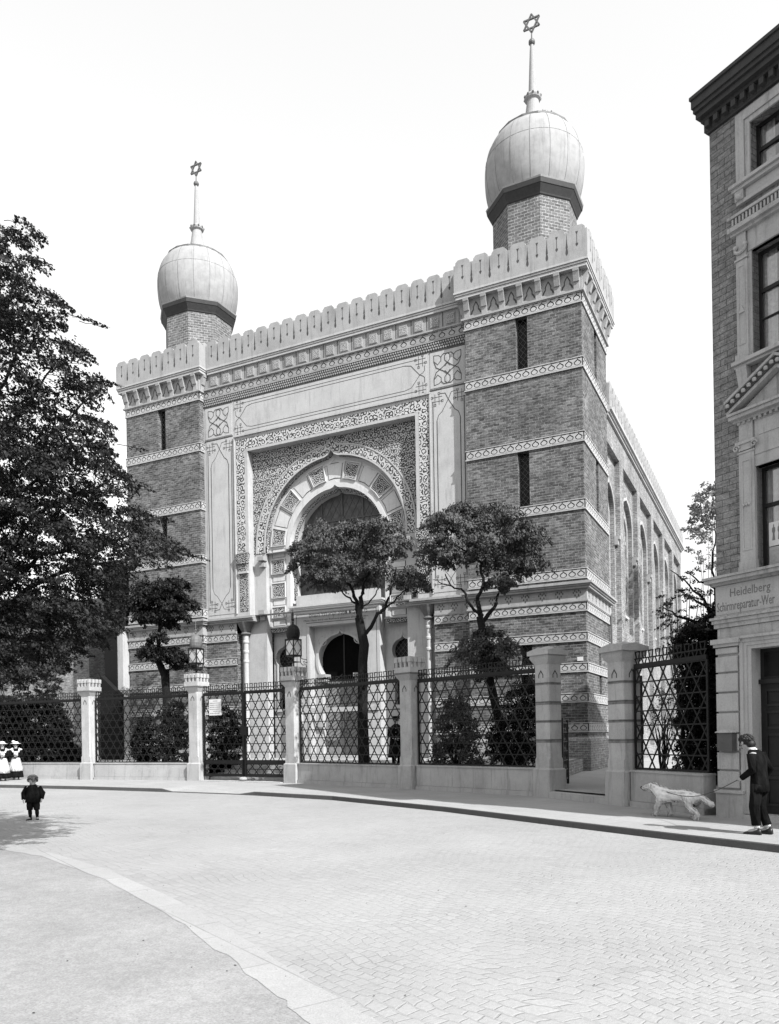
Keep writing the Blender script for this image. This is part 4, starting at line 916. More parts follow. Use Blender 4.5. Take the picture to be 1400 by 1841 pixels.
# shop fascia with sign
m = MB(); m.box(H0, -.02, HL, -.05, .02, 4.62, 5.28, 0); S = m.build('shop_fascia', M['paint_sign'], house)
text('Heidelberg', H0, .36, 5.00, .27, 'sign_lettering', M['sign_ink'], S, .98, 'LEFT', .024)
text('Schirmreparatur-Wer', H0, .015, 4.70, .30, 'sign_lettering', M['sign_ink'], S, 1.42, 'LEFT', .024)
m = MB(); mould(m, H0, 0, HL, ((5.29, 5.34, .10), (5.34, 5.42, .22), (5.425, 5.48, .26))); m.build('ledge', M['trim_dirty'], house)
m = MB(); mould(m, H0, 0, HL, ((4.32, 4.42, .06), (4.42, 4.50, .10), (4.505, 4.56, .14), (4.56, 4.61, .05))); m.box(H0, .03, HL, 0, .02, 4.06, 4.31, 0); m.build('lower_ledge', M['trim_dirty'], house)
def sash(a, b, z0, z1, rail, cross=None):
    m = MB(); f = offs(H0, -.22); w = .07
    m.box(f, a, a+w, -.05, 0, z0, z1, 0); m.box(f, b-w, b, -.05, 0, z0, z1, 0); m.box(f, a+w, b-w, -.05, 0, z0, z0+w, 0); m.box(f, a+w, b-w, -.05, 0, z1-w, z1, 0)
    m.box(f, a+w, b-w, -.05, .012, rail-.04, rail+.04, 0); c = (a+b)/2; m.box(f, c-.03, c+.03, -.05, .006, z0+w, rail-.04, 0)
    if cross: m.box(f, a+w, c-.03, -.05, .002, cross-.015, cross+.015, 0)
    W = m.build('house_window', M['wood_dark'], house)
    m = MB(); m.plate(offs(H0, -.26), rect(a, b, z0, z1), [], 0, 0, 0, side=False)
    m.build('window_pane', M['pane'], W)
    m = MB(); g = offs(H0, -.36); m.quads([[g.p(a+.02+.05*i, .03*math.sin(i*2.1), z0+.02) , g.p(a+.02+.05*i, .03*math.sin(i*2.1+.3), z1)] for i in range(8)], 0, False); m.quads([[g.p(b-.02-.05*i, .03*math.sin(i*2.1), z0+.02), g.p(b-.02-.05*i, .03*math.sin(i*2.1+.3), z1)] for i in range(8)], 0, False)
    m.build('curtain', M['curtain'], W)
t = NT('old window pane'); fr_ = t.n('ShaderNodeBsdfTransparent'); gl = t.n('ShaderNodeBsdfGlossy'); gl.inputs['Roughness'].default_value = .06; gl.inputs['Color'].default_value = (.8, .8, .8, 1)
nz = t.noise(t.obj(), 1.6, 2, .5); t.l(t.bump(nz, .12, .03), gl.inputs['Normal']); mx = t.n('ShaderNodeMixShader'); mx.inputs[0].default_value = .22; t.l(fr_.outputs[0], mx.inputs[1]); t.l(gl.outputs[0], mx.inputs[2]); t.l(mx.outputs[0], t.t.nodes['Material Output'].inputs['Surface']); M['pane'] = t.mat
M['curtain'] = m_plain('lace curtain', .30, .9, .1, .3, 14)
for a, b in WX:
    c = (a+b)/2; e0, e1 = a-.37, b+.37
    # first floor: ionic pilasters, entablature and pediment
    m = MB()
    for s in (e0+.02, e1-.39): 
        m.box(H0, s, s+.37, 0, .08, 5.62, 8.1, 0); m.box(H0, s-.03, s+.40, 0, .12, 5.485, 5.6, 0); m.box(H0, s-.02, s+.39, 0, .10, 5.6, 5.72, 0)
        m.plate(H0, rect(s+.07, s+.30, 5.95, 7.95), [rect(s+.10, s+.27, 5.98, 7.92)], .08, .094, 0)
        for q in (.12, .185, .25): m.ball(H0.p(s+q, .10, 6.95), .032, m=0)
        m.box(H0, s-.02, s+.39, 0, .10, 8.1, 8.14, 0); m.box(H0, s-.05, s+.42, 0, .14, 8.30, 8.36, 0)
        for q in (s-.03, s+.40):                      # volutes
            m.tube([H0.p(q+r*math.cos(th), .13, 8.23+r*math.sin(th)) for th, r in [(k*.6, .085-.0055*k) for k in range(14)]], .02, 5, 0)
        m.box(H0, s+.02, s+.35, 0, .11, 8.16, 8.30, 0)
        m.box(H0, s+.02, s+.35, 0, .09, 8.37, 8.80, 0)
    m.box(H0, a-.02, b+.02, -.2, .04, 7.75, 8.0, 0); m.box(H0, e0+.4, e1-.4, 0, .06, 8.0, 8.8, 0); m.box(H0, e0+.5, e1-.5, .06, .075, 8.40, 8.70, 0)
    m.box(H0, a-.03, a+.0, -.2, .02, 5.48, 7.75, 0)
    m.build('pilaster_surround', M['trim'], house)
    m = MB()
    for z0, z1, o in ((8.80, 8.86, .14), (8.86, 8.94, .24), (8.945, 9.0, .28)): m.box(H0, e0-.0-o*.5, e1+o*.5, -.02, o, z0, z1, 0)
    for k in range(16): m.box(H0, e0+.03+k*(e1-e0)/16, e0+.09+k*(e1-e0)/16, 0, .13, 8.74, 8.80, 0)
    for sg in (-1, 1):
        h = (e1-e0)/2+.18
        for d0, d1, o in ((.0, .08, .22), (.08, .24, .25), (.24, .30, .30)):
            P = [(c+sg*h, 9.0+d0), (c+sg*h, 9.0+d1), (c, 9.62+d1), (c, 9.62+d0)]
            m.plate(H0, P, [], 0, o, 0 if d0 != .08 else 1)
        for k in range(9):
            t_ = (k+.5)/9; m.ball(H0.p(c+sg*h*(1-t_), .26, 9.16+.62*t_), .055, .05, .055, 6, 4, 0)
    m.plate(H0, [(c-(e1-e0)/2, 9.0), (c+(e1-e0)/2, 9.0), (c, 9.6)], [], 0, .05, 0)
    m.build('pediment', [M['trim_dirty'], M['soot_shade']], house)
    sash(a, b, 5.48, 7.75, 6.9)
    # second floor
    m = MB()
    m.box(H0, e0-.02, e1+.02, -.05, .24, 10.04, 10.12, 0); m.box(H0, e0+.0, e1, 0, .17, 9.98, 10.035, 0)
    for s in (e0+.05, e1-.30):
        m.quads([[H0.p(s+q, 0, z), H0.p(s+.25-q, 0, z), H0.p(s+.25-q, o, z), H0.p(s+q, o, z)] for z, o, q in ((9.44, .06, .03), (9.5, .10, .02), (9.8, .14, 0), (9.93, .18, 0), (9.975, .18, 0))], 0, True, True, True)
        m.box(H0, s-.02, s+.27, 0, .11, 9.40, 9.44, 0)
        s2 = s-.02; m.box(H0, s2, s2+.27, 0, .08, 10.32, 12.36, 0); m.box(H0, s2-.03, s2+.30, 0, .12, 10.125, 10.3, 0)
        m.plate(H0, rect(s2+.05, s2+.22, 10.5, 12.25), [rect(s2+.07, s2+.20, 10.52, 12.23)], .08, .092, 0); m.prism(H0, [(s2+.06, 11.2), (s2+.21, 11.2), (s2+.135, 11.36)], .08, .11, 0)
        m.box(H0, s2-.02, s2+.29, 0, .11, 12.37, 12.41, 0); m.box(H0, s2+.02, s2+.25, 0, .09, 12.42, 12.95, 0)
        m.tube([H0.p(s2+.135+.13*math.cos(t_), .12, 12.62+.10*math.sin(t_)) for t_ in np.linspace(PI, 2*PI, 9)], .035, 5, 0)
        for q in (.02, .25): m.ball(H0.p(s2+q, .12, 12.66), .055, m=0)
    m.box(H0, a-.10, a, -.2, .03, 10.13, 12.5, 0); m.box(H0, b, b+.1, -.2, .03, 10.13, 12.5, 0); m.box(H0, e0+.3, e1-.3, -.1, .05, 12.5, 12.95, 0)
    m.build('pilaster_surround', M['trim'], house)
    m = MB()
    for z0, z1, o in ((12.95, 13.02, .14), (13.02, 13.12, .22), (13.30, 13.36, .22)): m.box(H0, e0-.02-o*.3, e1+.02+o*.3, -.02, o, z0, z1, 0)
    m.box(H0, e0, e1, -.02, .15, 13.12, 13.30, 1)
    for k in range(24): m.box(H0, e0+.02+k*(e1-e0)/24, e0+.06+k*(e1-e0)/24, .15, .20, 13.14, 13.28, 0)
    m.build('window_cornice', [M['trim_dirty'], M['soot_shade']], house)
    sash(a, b, 10.12, 12.5, 11.62, 11.0)
    # top floor
    m = MB()
    for q, o in ((.33, .05), (.22, .075), (.10, .045)): m.plate(H0, rect(a-q, b+q, 14.05, 15.3+q), [rect(a-q+.11, b+q-.11, 14.04, 15.3+q-.11)], 0, o, 0)
    m.box(H0, a-.42, b+.42, -.05, .20, 13.98, 14.05, 0); m.box(H0, a-.38, b+.38, 0, .14, 13.90, 13.975, 0)
    for s in (a-.32, b+.12): m.box(H0, s, s+.2, 0, .12, 13.68, 13.9, 0); m.ball(H0.p(s+.1, .12, 13.75), .07, m=0)
    m.box(H0, a-.10, b+.10, 0, .05, 13.70, 13.89, 0); m.box(H0, a-.3, b+.3, 0, .09, 13.60, 13.68, 0)
    m.build('window_surround', M['trim'], house)
    sash(a, b, 14.05, 15.3, 14.72)
m = MB()                                             # eaves cornice with dentils
for z0, z1, o in ((15.70, 15.76, .10), (15.94, 16.02, .26), (16.02, 16.14, .42), (16.145, 16.24, .50), (16.24, 16.42, .56), (16.425, 16.5, .62)):
    m.box(H0, -o*.32, HL+o, -16, o*.72, z0, z1, 0)
for k in range(40): m.box(H0, .02+k*.225, .13+k*.225, 0, .20, 15.78, 15.92, 0)
m.box(H0, -.08, HL, 0, .08, 15.76, 15.94, 1)
m.build('eaves_cornice', [M['eave'] if 'eave' in M else M['zinc_dark'], M['soot_shade']], house)
m = MB(); m.box(H0, -.15, HL+.55, -16, .38, 16.5, 16.54, 0); m.quads([[H0.p(s, o, 16.541) for s, o in ((-.1, .33), (HL+.5, .33), (HL+.5, -16), (-.1, -16))], [H0.p(s, o, 17.6) for s, o in ((3, -5), (HL-3, -5), (HL-3, -11), (3, -11))]], 0, True, False, True); m.build('house_roof', M['roof'], house)
# letter box and poster
LB = thing('letter_box', H0.p(.33, .07, 1.5), 'dark tin letter box with curved lid on the pale corner pilaster', 'letter box')
m = MB(); m.box(H0, .12, .50, .07, .24, 1.52, 1.92, 0); m.build('box_body', M['tin'], LB)
m = MB(); m.quads([[H0.p(.09, .066, 1.925), H0.p(.09, .27, 1.925)]+[], [H0.p(.53, .066, 1.925), H0.p(.53, .27, 1.925)]], 0, False); m.quads([[H0.p(s, .068, 1.93), H0.p(s, .27, 1.93), H0.p(s, .27, 1.95+.05*math.sin(PI*k/8)), H0.p(s, .068, 1.95+.05*math.sin(PI*k/8))] for k, s in enumerate(np.linspace(.09, .53, 9))], 0, True, True, True); m.build('box_lid', M['trim'], LB)
PS = thing('window_poster', H0.p(1.6, -.2, 5.6), 'pale fashion print with two small dark standing figures in the first floor window', 'poster')
f = offs(H0, -.2); m = MB(); m.box(f, 1.19, 1.75, 0, .012, 5.98, 6.5, 0); m.build('poster_sheet', M['paper'], PS)
m = MB(); m.box(f, 1.19, 1.75, -.0, .01, 5.55, 5.96, 0); m.build('lower_sheet', M['curtain'], PS)
m = MB()
for c, k in ((1.30, 0), (1.43, 1)):
    m.plate(f, [(c-.035, 6.1), (c-.02, 6.25), (c-.04, 6.30), (c-.035, 6.37), (c-.012, 6.39), (c-.014, 6.43), (c, 6.46), (c+.014, 6.43), (c+.012, 6.39), (c+.035, 6.37), (c+.04, 6.3), (c+.02, 6.25), (c+.035+.02*k, 6.1)], [], .012, .0135, 0, side=False)
m.build('printed_figure', M['ink'], PS)
# ------------------------------------------------------------------ houses further back
NB_ = thing('neighbour_house', (-33, 2, 0), 'old brick neighbour building behind the big tree at the left', 'house')
f = offs(W0, -2.0); m = MB()
m.box(f, -60, -33.0, -14, 0, 0, 9.0, 0); m.build('brick_wall', M['brick_old'], NB_)
CS = thing('chimney_stack', (-28.5, 0, 0), 'tall dark chimney stack between the old brick house and the left tower', 'chimney')
m = MB(); m.box(W0, -29.0, -28.0, -.6, .5, 0, 12.6, 0); m.box(W0, -29.08, -27.92, -.68, .58, 12.6, 12.8, 0); m.build('stack', M['slate'], CS)
RW = thing('rendered_wall', (-27.7, 0, 0), 'pale rendered wall strip between the dark chimney and the left tower', 'wall')
m = MB(); m.box(W0, -27.99, -27.56, -.2, .45, 0, 8.6, 0); m.box(W0, -27.99, -27.52, -.2, .52, 8.6, 8.75, 0); m.build('wall_face', M['stucco'], RW)
m = MB(); m.quads([[(-60, 1.7, 9.0), (-33, 1.7, 9.0)], [(-60, 9, 13.0), (-33, 9, 13.0)], [(-60, 16, 9.0), (-33, 16, 9.0)]], 0, False); m.face([(-33.01, 1.7, 9.0), (-33.01, 9, 13.0), (-33.01, 16, 9.0)], 0); m.build('house_roof', M['roof'], NB_)
SH = thing('shadow_block', (-28.2, -.8, 0), 'low black shed with sloping top, added as a shadow at the chimney foot', 'shadow block')
m = MB(); m.quads([[(-29.0, -.52, 0), (-27.5, -.52, 0), (-27.5, -.9, 0), (-29.0, -.9, 0)], [(-29.0, -.52, 5.9), (-27.5, -.52, 4.7), (-27.5, -.9, 4.7), (-29.0, -.9, 5.9)]], 0, True, True, True); m.build('shadow_block_face', M['slate'], SH)  # black block added in the shape of a shadow at the wall foot
BH = thing('back_house', (6, 52, 0), 'pale rendered house with slate roof seen through branches behind the nave', 'house')
f = Fr((-1.0, 52, 0), (.9, .42, 0), (.42, -.9, 0)); m = MB(); m.plate(f, rect(-6, 26, 0, 12.2), [rect(a, a+1.3, z, z+2.2) for a in (2, 6, 10, 14, 18) for z in (2, 5.2, 8.6)], -.3, 0, 0); m.build('house_wall', M['far'], BH)
m = MB(); m.plate(offs(f, -.28), rect(-6, 26, 0, 12.1), [], 0, 0, 0, side=False); m.build('house_window', M['glass'], BH)
m = MB(); m.box(f, -6.3, 26.3, -.2, .3, 12.2, 12.5, 0); m.quads([[f.p(-6.3, .3, 12.51), f.p(26.3, .3, 12.51)], [f.p(-6.3, -5, 14.9), f.p(26.3, -5, 14.9)], [f.p(-6.3, -10, 12.51), f.p(26.3, -10, 12.51)]], 1, False); m.build('house_roof', [M['trim'], M['far']], BH)
YW = thing('yard_wall', (0, 44, 0), 'low pale wall closing the side yard behind the nave', 'wall')
m = MB(); m.box(Fr((-1, 44, 0), (1, 0, 0), (0, -1, 0)), 0, 24, -.3, 0, 0, 3.2, 0); m.build('wall_face', M['stucco'], YW)
# ------------------------------------------------------------------ trees and shrubs
def leaves_mesh(C, A, Nn, L, Wd):
    n = len(C); A = A/(np.linalg.norm(A, axis=1, keepdims=True)+1e-9); B = np.cross(Nn, A); B /= (np.linalg.norm(B, axis=1, keepdims=True)+1e-9)
    a = A*(L/2)[:, None]; b = B*(Wd/2)[:, None]; nn = np.cross(A, B)*(L*.12)[:, None]
    V = np.stack([C-a, C+b-a*.1+nn, C+a, C-b-a*.1+nn], 1).reshape(-1, 3); return V
def leaf_object(name, parent, V, mat):
    off = np.array(ORG[parent.name]); n = len(V)//4; me = bpy.data.meshes.new(name)
    me.vertices.add(n*4); me.vertices.foreach_set('co', (V-off).ravel()); me.loops.add(n*4); me.polygons.add(n)
    me.polygons.foreach_set('loop_start', np.arange(0, n*4, 4)); me.loops.foreach_set('vertex_index', np.arange(n*4)); me.materials.append(mat); me.update(calc_edges=True)
    o = bpy.data.objects.new(name, me); COL.objects.link(o); o.parent = parent; ORG[o.name] = tuple(off); return o
def inpoly(P, x, y):
    r = np.zeros(len(x), bool); n = len(P)
    for i in range(n):
        (x1, y1), (x2, y2) = P[i], P[(i+1) % n]
        c = ((y1 > y) != (y2 > y)) & (x < (x2-x1)*(y-y1)/((y2-y1) or 1e-9)+x1); r ^= c
    return r
def scatter(P, n):                                   # n random places inside an outline
    a = np.array(P); o = np.zeros((0, 2))
    while len(o) < n:
        q = RNG.uniform(a.min(0), a.max(0), (n*3, 2)); o = np.vstack([o, q[inpoly(P, q[:, 0], q[:, 1])]])
    return o[:n]
def sprays(Cs, axis, nl, slen, swid, leaf, droop=.35, jitter=.35, gap=0):
    out = []
    for c in Cs:
        d = np.array([c[0]-axis[0], c[1]-axis[1], 0]); r = np.linalg.norm(d); d = d/(r+1e-6)
        d = d+RNG.normal(0, jitter, 3)*np.array([1, 1, .5])+np.array([0, 0, -droop]); d /= np.linalg.norm(d)
        k = int(nl*RNG.uniform(.6, 1.35)); l = slen*RNG.uniform(.6, 1.3)
        t = RNG.uniform(-.5, .5, k); side = np.cross(d, [0, 0, 1.0]); side /= np.linalg.norm(side)+1e-9; up = np.cross(side, d)
        wdt = swid*(1.05-np.abs(t+.1)*1.3)
        p = c+d*(t*l)[:, None]+side*(RNG.normal(0, .5, k)*wdt)[:, None]+up*(RNG.normal(0, .28, k)*wdt)[:, None]-np.array([0, 0, 1])*(t*t*l*.25)[:, None]
        A = d+RNG.normal(0, .75, (k, 3))+np.array([0, 0, -.45]); N_ = up+RNG.normal(0, .55, (k, 3))
        L = leaf*RNG.uniform(.65, 1.35, k); out.append(leaves_mesh(p, A, N_, L, L*RNG.uniform(.45, .7, k)))
    return np.vstack(out)
def limb(m, pts, r0, r1, n=7, wob=.04):
    P = [np.array(p, float) for p in pts]; Q = []
    for i in range(len(P)-1):
        for k in range(4):
            t = k/4; Q.append(P[i]*(1-t)+P[i+1]*t+RNG.normal(0, wob, 3)*(1 if (i+k) else 0))
    Q.append(P[-1]); R = np.linspace(r0, r1, len(Q)); m.tube(Q, list(R), n)
def crown_pts(P, n, d, sp): 
    q = scatter(P, n); return [atD(u, v, d+RNG.uniform(-sp, sp)) for u, v in q]
# big tree on the square, trunk just left of the picture
D0 = 14.9; base = atD(-110, 1560, D0); base[2] = ZR_
T = thing('street_tree', tuple(base), 'big dark leaved tree reaching in from the left edge over the square', 'tree')
UP_ = [(-80, 430), (0, 425), (52, 396), (80, 405), (68, 432), (36, 462), (60, 462), (82, 475), (66, 520), (128, 530), (136, 566), (104, 585), (112, 615), (166, 628), (128, 660), (205, 692), (160, 722), (186, 760), (-80, 760)]
LO_ = [(-80, 760), (186, 760), (205, 795), (200, 830), (240, 872), (222, 905), (270, 925), (285, 955), (330, 988), (285, 1018), (228, 1045), (212, 1088), (222, 1130), (192, 1162), (140, 1190), (90, 1215), (40, 1225), (-80, 1232)]
C1 = crown_pts(UP_, 380, D0, 1.6); C2 = crown_pts(LO_, 1250, D0, 2.0)
C3 = [atD(RNG.uniform(-560, -80), RNG.uniform(430, 1200), D0+RNG.uniform(-2.4, 2.4)) for _ in range(380)]
C4 = [atD(u, v, D0+.2) for u, v in ((150, 572), (168, 578), (180, 585), (300, 935), (330, 990), (358, 1003), (345, 998), (205, 690), (190, 686), (318, 1000), (285, 930), (262, 880), (248, 806), (250, 868))]
V = np.vstack([sprays(C1, base, 60, .46, .16, .070), sprays(C2, base, 74, .46, .19, .066), sprays(C3, base, 70, .8, .35, .075), sprays(C4, base, 34, .36, .07, .06, .25, .15)])
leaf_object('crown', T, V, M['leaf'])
m = MB(); top = base+np.array([.2, .3, 5.2])
m.tube([base, base+[0, .05, 1], base+[.05, .15, 3], top, top+[.2, .2, 2.5], top+[.3, .3, 5.2]], [.34, .27, .24, .2, .13, .04], 10)
for u, v, s in ((40, 470, .55), (60, 560, .5), (110, 640, .45), (60, 720, .5), (170, 790, .35), (215, 850, .3), (120, 900, .4), (240, 960, .25), (300, 985, .2), (90, 1010, .25), (150, 1080, .2), (60, 1150, .1), (-200, 600, .5), (-300, 800, .4), (-350, 1000, .2), (180, 700, .4)):
    e = atD(u, v, D0+RNG.uniform(-1, 1)); st = base+np.array([.15, .25, 2.6+s*7.0]); st[2] = min(st[2], e[2]+.9); md = st*.5+e*.5+np.array([0, 0, .45]); limb(m, [st, md, e], .06, .012, 6)
for c in C1[::3]+C2[::8]+C4:
    c = np.array(c); d = c-base; d[2] = 0; d /= np.linalg.norm(d); limb(m, [c-d*.4+[0, 0, .08], c, c+d*.2-[0, 0, .05]], .008, .003, 4, .012)
m.build('trunk', M['bark'], T, uv=False)
def court_tree(label, d, polys, trunk, limbs, nl, leaf, slen, swid, mat=M['leaf_court'], sp=1.5, droop=.55, group=None, base_z=ZC):
    b = atD(trunk[0][0], trunk[0][1], d); b[2] = base_z-.02
    T = thing('courtyard_tree', tuple(b), label, 'tree', group)
    m = MB(); pts = [b]+[atD(u, v, d+k) for u, v, k in [(t+(0,))[:3] if len(t) < 4 else (t[0], t[1], 0) for t in [(q[0], q[1]) for q in trunk[1:]]]]
    R = [q[2] for q in trunk]; m.tube(pts, R, 9)
    for L in limbs:
        P = [atD(u, v, d+k) for u, v, k in L[0]]; limb(m, P, L[1], L[2], 6, .03)
    m.build('trunk', M['bark'], T, uv=False)
    out = []
    for P, n, dd, s in polys:
        a = np.array(P); cen = a.mean(0); Pi = [tuple(cen+(q-cen)*.93) for q in a]
        for c in crown_pts(Pi, max(3, int(n/5.5)), d+dd, s):             # umbrella shaped leaf tiers with gaps between
            R = RNG.uniform(.42, .72); k = int(RNG.uniform(9, 14)); th = RNG.uniform(0, 2*PI, k); rr = R*np.sqrt(RNG.uniform(.03, 1, k))
            S = [c+np.array([r_*math.cos(t_), r_*math.sin(t_), .30*(1-(r_/R)**2)]) for r_, t_ in zip(rr, th)]
            out.append(sprays(S, c, nl*.62, slen*.62, swid, leaf, droop, .3))
    leaf_object('crown', T, np.vstack(out), mat); return T
court_tree('small courtyard tree with forked trunk standing in front of the great arch', 31.5,
    [([(531, 1046), (527, 1005), (545, 968), (578, 946), (620, 934), (664, 930), (698, 950), (742, 955), (764, 985), (752, 1012), (712, 1006), (694, 1030), (684, 1062), (648, 1068), (606, 1062), (575, 1076), (540, 1064)], 330, 0, 1.7), ([(704, 1046), (716, 1034), (745, 1034), (764, 1048), (752, 1060), (715, 1060)], 34, -.3, .5)],
    [(655, 1400, .24), (652, 1300, .215), (652, 1190, .19), (655, 1160, .20), (645, 1110, .17)],
    [([(645, 1115, 0), (640, 1080, .2), (628, 1050, .4)], .12, .05), ([(645, 1110, 0), (652, 1075, -.2), (655, 1040, -.3)], .13, .05), ([(652, 1150, 0), (680, 1105, -.3), (694, 1092, -.3), (705, 1060, -.4), (712, 1020, -.4)], .09, .025), ([(640, 1085, .1), (618, 1066, -.2), (600, 1045, -.4)], .045, .015), ([(694, 1092, -.3), (720, 1068, -.5), (745, 1050, -.5)], .04, .012), ([(650, 1095, 0), (672, 1075, .3), (684, 1050, .3)], .04, .015), ([(628, 1052, .4), (590, 1010, .3)], .05, .02), ([(655, 1042, -.3), (700, 990, -.3)], .05, .02)],
    90, .105, .85, .26, sp=1.7, droop=.8, group='small trees in the synagogue forecourt')
court_tree('small courtyard tree with leaning trunk in front of the right brick tower', 29.0,
    [([(766, 1022), (755, 985), (770, 947), (800, 926), (850, 905), (890, 916), (930, 914), (968, 948), (981, 1000), (968, 1030), (940, 1040), (905, 1058), (872, 1035), (842, 1052), (818, 1026), (790, 1030)], 330, 0, 1.5), ([(822, 1200), (825, 1160), (850, 1140), (890, 1142), (925, 1175), (928, 1210), (900, 1226), (850, 1224)], 90, -.2, .7), ([(900, 1050), (928, 1035), (925, 1075), (905, 1080)], 18, 0, .4)],
    [(915, 1385, .20), (898, 1300, .17), (872, 1185, .15), (868, 1135, .145), (862, 1108, .13)],
    [([(864, 1112, 0), (858, 1082, 0), (868, 1050, -.2), (866, 1010, -.2)], .10, .04), ([(866, 1120, 0), (890, 1090, .3), (896, 1062, .3), (905, 1040, .3)], .085, .03), ([(862, 1108, 0), (842, 1085, -.4), (836, 1062, -.4), (815, 1055, -.5), (800, 1032, -.6)], .06, .02), ([(868, 1052, -.2), (890, 1042, .2), (920, 1045, .4), (950, 1030, .4)], .045, .015), ([(815, 1055, -.5), (790, 1048, -.5), (778, 1042, -.5)], .025, .008), ([(866, 1012, -.2), (820, 980, -.3)], .05, .02), ([(866, 1012, -.2), (920, 970, .2)], .05, .02)],
    90, .10, .80, .25, sp=1.5, droop=.8, group='small trees in the synagogue forecourt')
court_tree('umbrella shaped courtyard tree in two tiers before the left brick tower', 41.0,
    [([(228, 1078), (238, 1052), (262, 1044), (300, 1050), (330, 1046), (350, 1078), (346, 1108), (322, 1140), (292, 1160), (266, 1150), (244, 1118)], 210, 0, 1.5), ([(240, 1188), (256, 1170), (290, 1162), (320, 1174), (340, 1200), (322, 1204), (298, 1188), (266, 1194)], 90, 0, .9)],
    [(300, 1390, .26), (300, 1260, .22), (296, 1215, .21), (284, 1188, .17), (284, 1160, .15)],
    [([(284, 1165, 0), (286, 1130, 0), (290, 1090, 0)], .13, .05), ([(284, 1185, 0), (262, 1180, 0), (250, 1182, 0)], .05, .02), ([(284, 1185, 0), (310, 1182, 0), (330, 1192, 0)], .05, .02), ([(288, 1110, 0), (320, 1085, 0)], .06, .02), ([(288, 1110, 0), (252, 1080, 0)], .06, .02)],
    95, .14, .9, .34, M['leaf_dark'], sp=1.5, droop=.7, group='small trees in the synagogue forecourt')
def shrub(label, d, P, n, leaf, nl=70, mat=M['leaf_dark'], sp=.7, z=ZC, name='shrub', cat='shrub', group='shrubs in the forecourt', slen=.5, swid=.3, stems=4):
    a = np.array(P); uc = a[:, 0].mean(); vb = a[:, 1].max(); b = atD(uc, vb, d); b[2] = z-.02
    T = thing(name, tuple(b), label, cat, group)
    C = crown_pts(P, n, d, sp); C = [np.array([c[0], c[1], max(c[2], z+.12)]) for c in C]
    leaf_object('foliage', T, sprays(C, b, nl, slen, swid, leaf, .1, .6), mat)
    m = MB()
    for c in C[::max(1, len(C)//(stems*3))]: limb(m, [b, b*.5+np.array(c)*.5+[0, 0, .1], c], .035, .01, 5, .03)
    m.build('stem', M['bark'], T, uv=False); return T
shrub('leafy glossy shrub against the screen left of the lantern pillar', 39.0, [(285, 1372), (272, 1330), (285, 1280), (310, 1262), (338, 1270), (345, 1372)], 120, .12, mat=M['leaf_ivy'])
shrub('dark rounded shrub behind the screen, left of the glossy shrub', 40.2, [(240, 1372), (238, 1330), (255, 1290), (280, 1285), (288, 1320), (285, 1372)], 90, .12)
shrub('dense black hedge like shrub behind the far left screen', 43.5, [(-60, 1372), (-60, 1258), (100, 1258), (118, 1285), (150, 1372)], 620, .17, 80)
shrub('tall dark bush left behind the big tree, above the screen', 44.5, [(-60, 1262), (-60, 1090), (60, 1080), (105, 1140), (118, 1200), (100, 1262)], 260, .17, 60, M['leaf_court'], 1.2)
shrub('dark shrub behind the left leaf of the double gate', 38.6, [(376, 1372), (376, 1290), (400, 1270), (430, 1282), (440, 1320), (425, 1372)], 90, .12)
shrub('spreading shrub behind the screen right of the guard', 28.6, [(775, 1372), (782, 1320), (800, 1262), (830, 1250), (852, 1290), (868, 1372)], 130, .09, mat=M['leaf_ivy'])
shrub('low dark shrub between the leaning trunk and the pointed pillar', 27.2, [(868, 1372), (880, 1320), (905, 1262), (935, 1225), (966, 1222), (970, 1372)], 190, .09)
RT_ = shrub('dense dark tree filling the gap between the nave and the corner house', 26.0, [(1222, 1400), (1224, 1200), (1214, 1150), (1240, 1118), (1265, 1122), (1300, 1080), (1330, 1080), (1330, 1400)], 620, .11, 80, M['leaf_dark'], 1.3, .24, 'yard_tree', 'tree', 'trees in the side yard', .6, .4, 8)
m = MB()
for L in (((1290, 1200, 0), (1272, 1090, 0), (1240, 1052, 0), (1205, 1025, 0)), ((1288, 1200, .4), (1284, 1060, .4), (1282, 990, .4), (1286, 930, .5)), ((1284, 1056, .4), (1262, 1046, .3), (1235, 1030, .2)), ((1270, 1130, 0), (1225, 1110, 0), (1190, 1090, 0)), ((1280, 1100, 0), (1255, 1080, 0), (1225, 1064, 0))): limb(m, [atD(u, v, 25.5+k) for u, v, k in L], .06, .012, 6, .03)
m.build('branch', M['bark'], RT_, uv=False)
YT = shrub('loose branching tree whose thin sprays cross the nave wall', 25.0, [(1182, 1090), (1196, 1040), (1250, 1020), (1292, 1030), (1292, 1130), (1240, 1140), (1225, 1180), (1190, 1160)], 62, .085, 34, M['leaf_court'], .8, .24, 'yard_tree', 'tree', 'trees in the side yard', .5, .12, 3)
shrub('small speckled bush in front of the nave foot, behind the broad pillar', 29.0, [(1160, 1310), (1180, 1235), (1205, 1225), (1215, 1310)], 26, .07, 30, M['leaf_court'], .5, .24)
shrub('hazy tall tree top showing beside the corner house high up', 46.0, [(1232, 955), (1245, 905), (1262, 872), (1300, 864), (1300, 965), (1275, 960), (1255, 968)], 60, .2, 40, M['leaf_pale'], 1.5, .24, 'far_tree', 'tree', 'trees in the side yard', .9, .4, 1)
shrub('thin pale leaved tree below the hazy tree top by the house edge', 42.0, [(1240, 990), (1236, 965), (1270, 950), (1290, 985), (1285, 1030), (1262, 1010)], 22, .15, 30, M['leaf_pale'], 1.5, .24, 'far_tree', 'tree', 'trees in the side yard', .8, .25, 1)
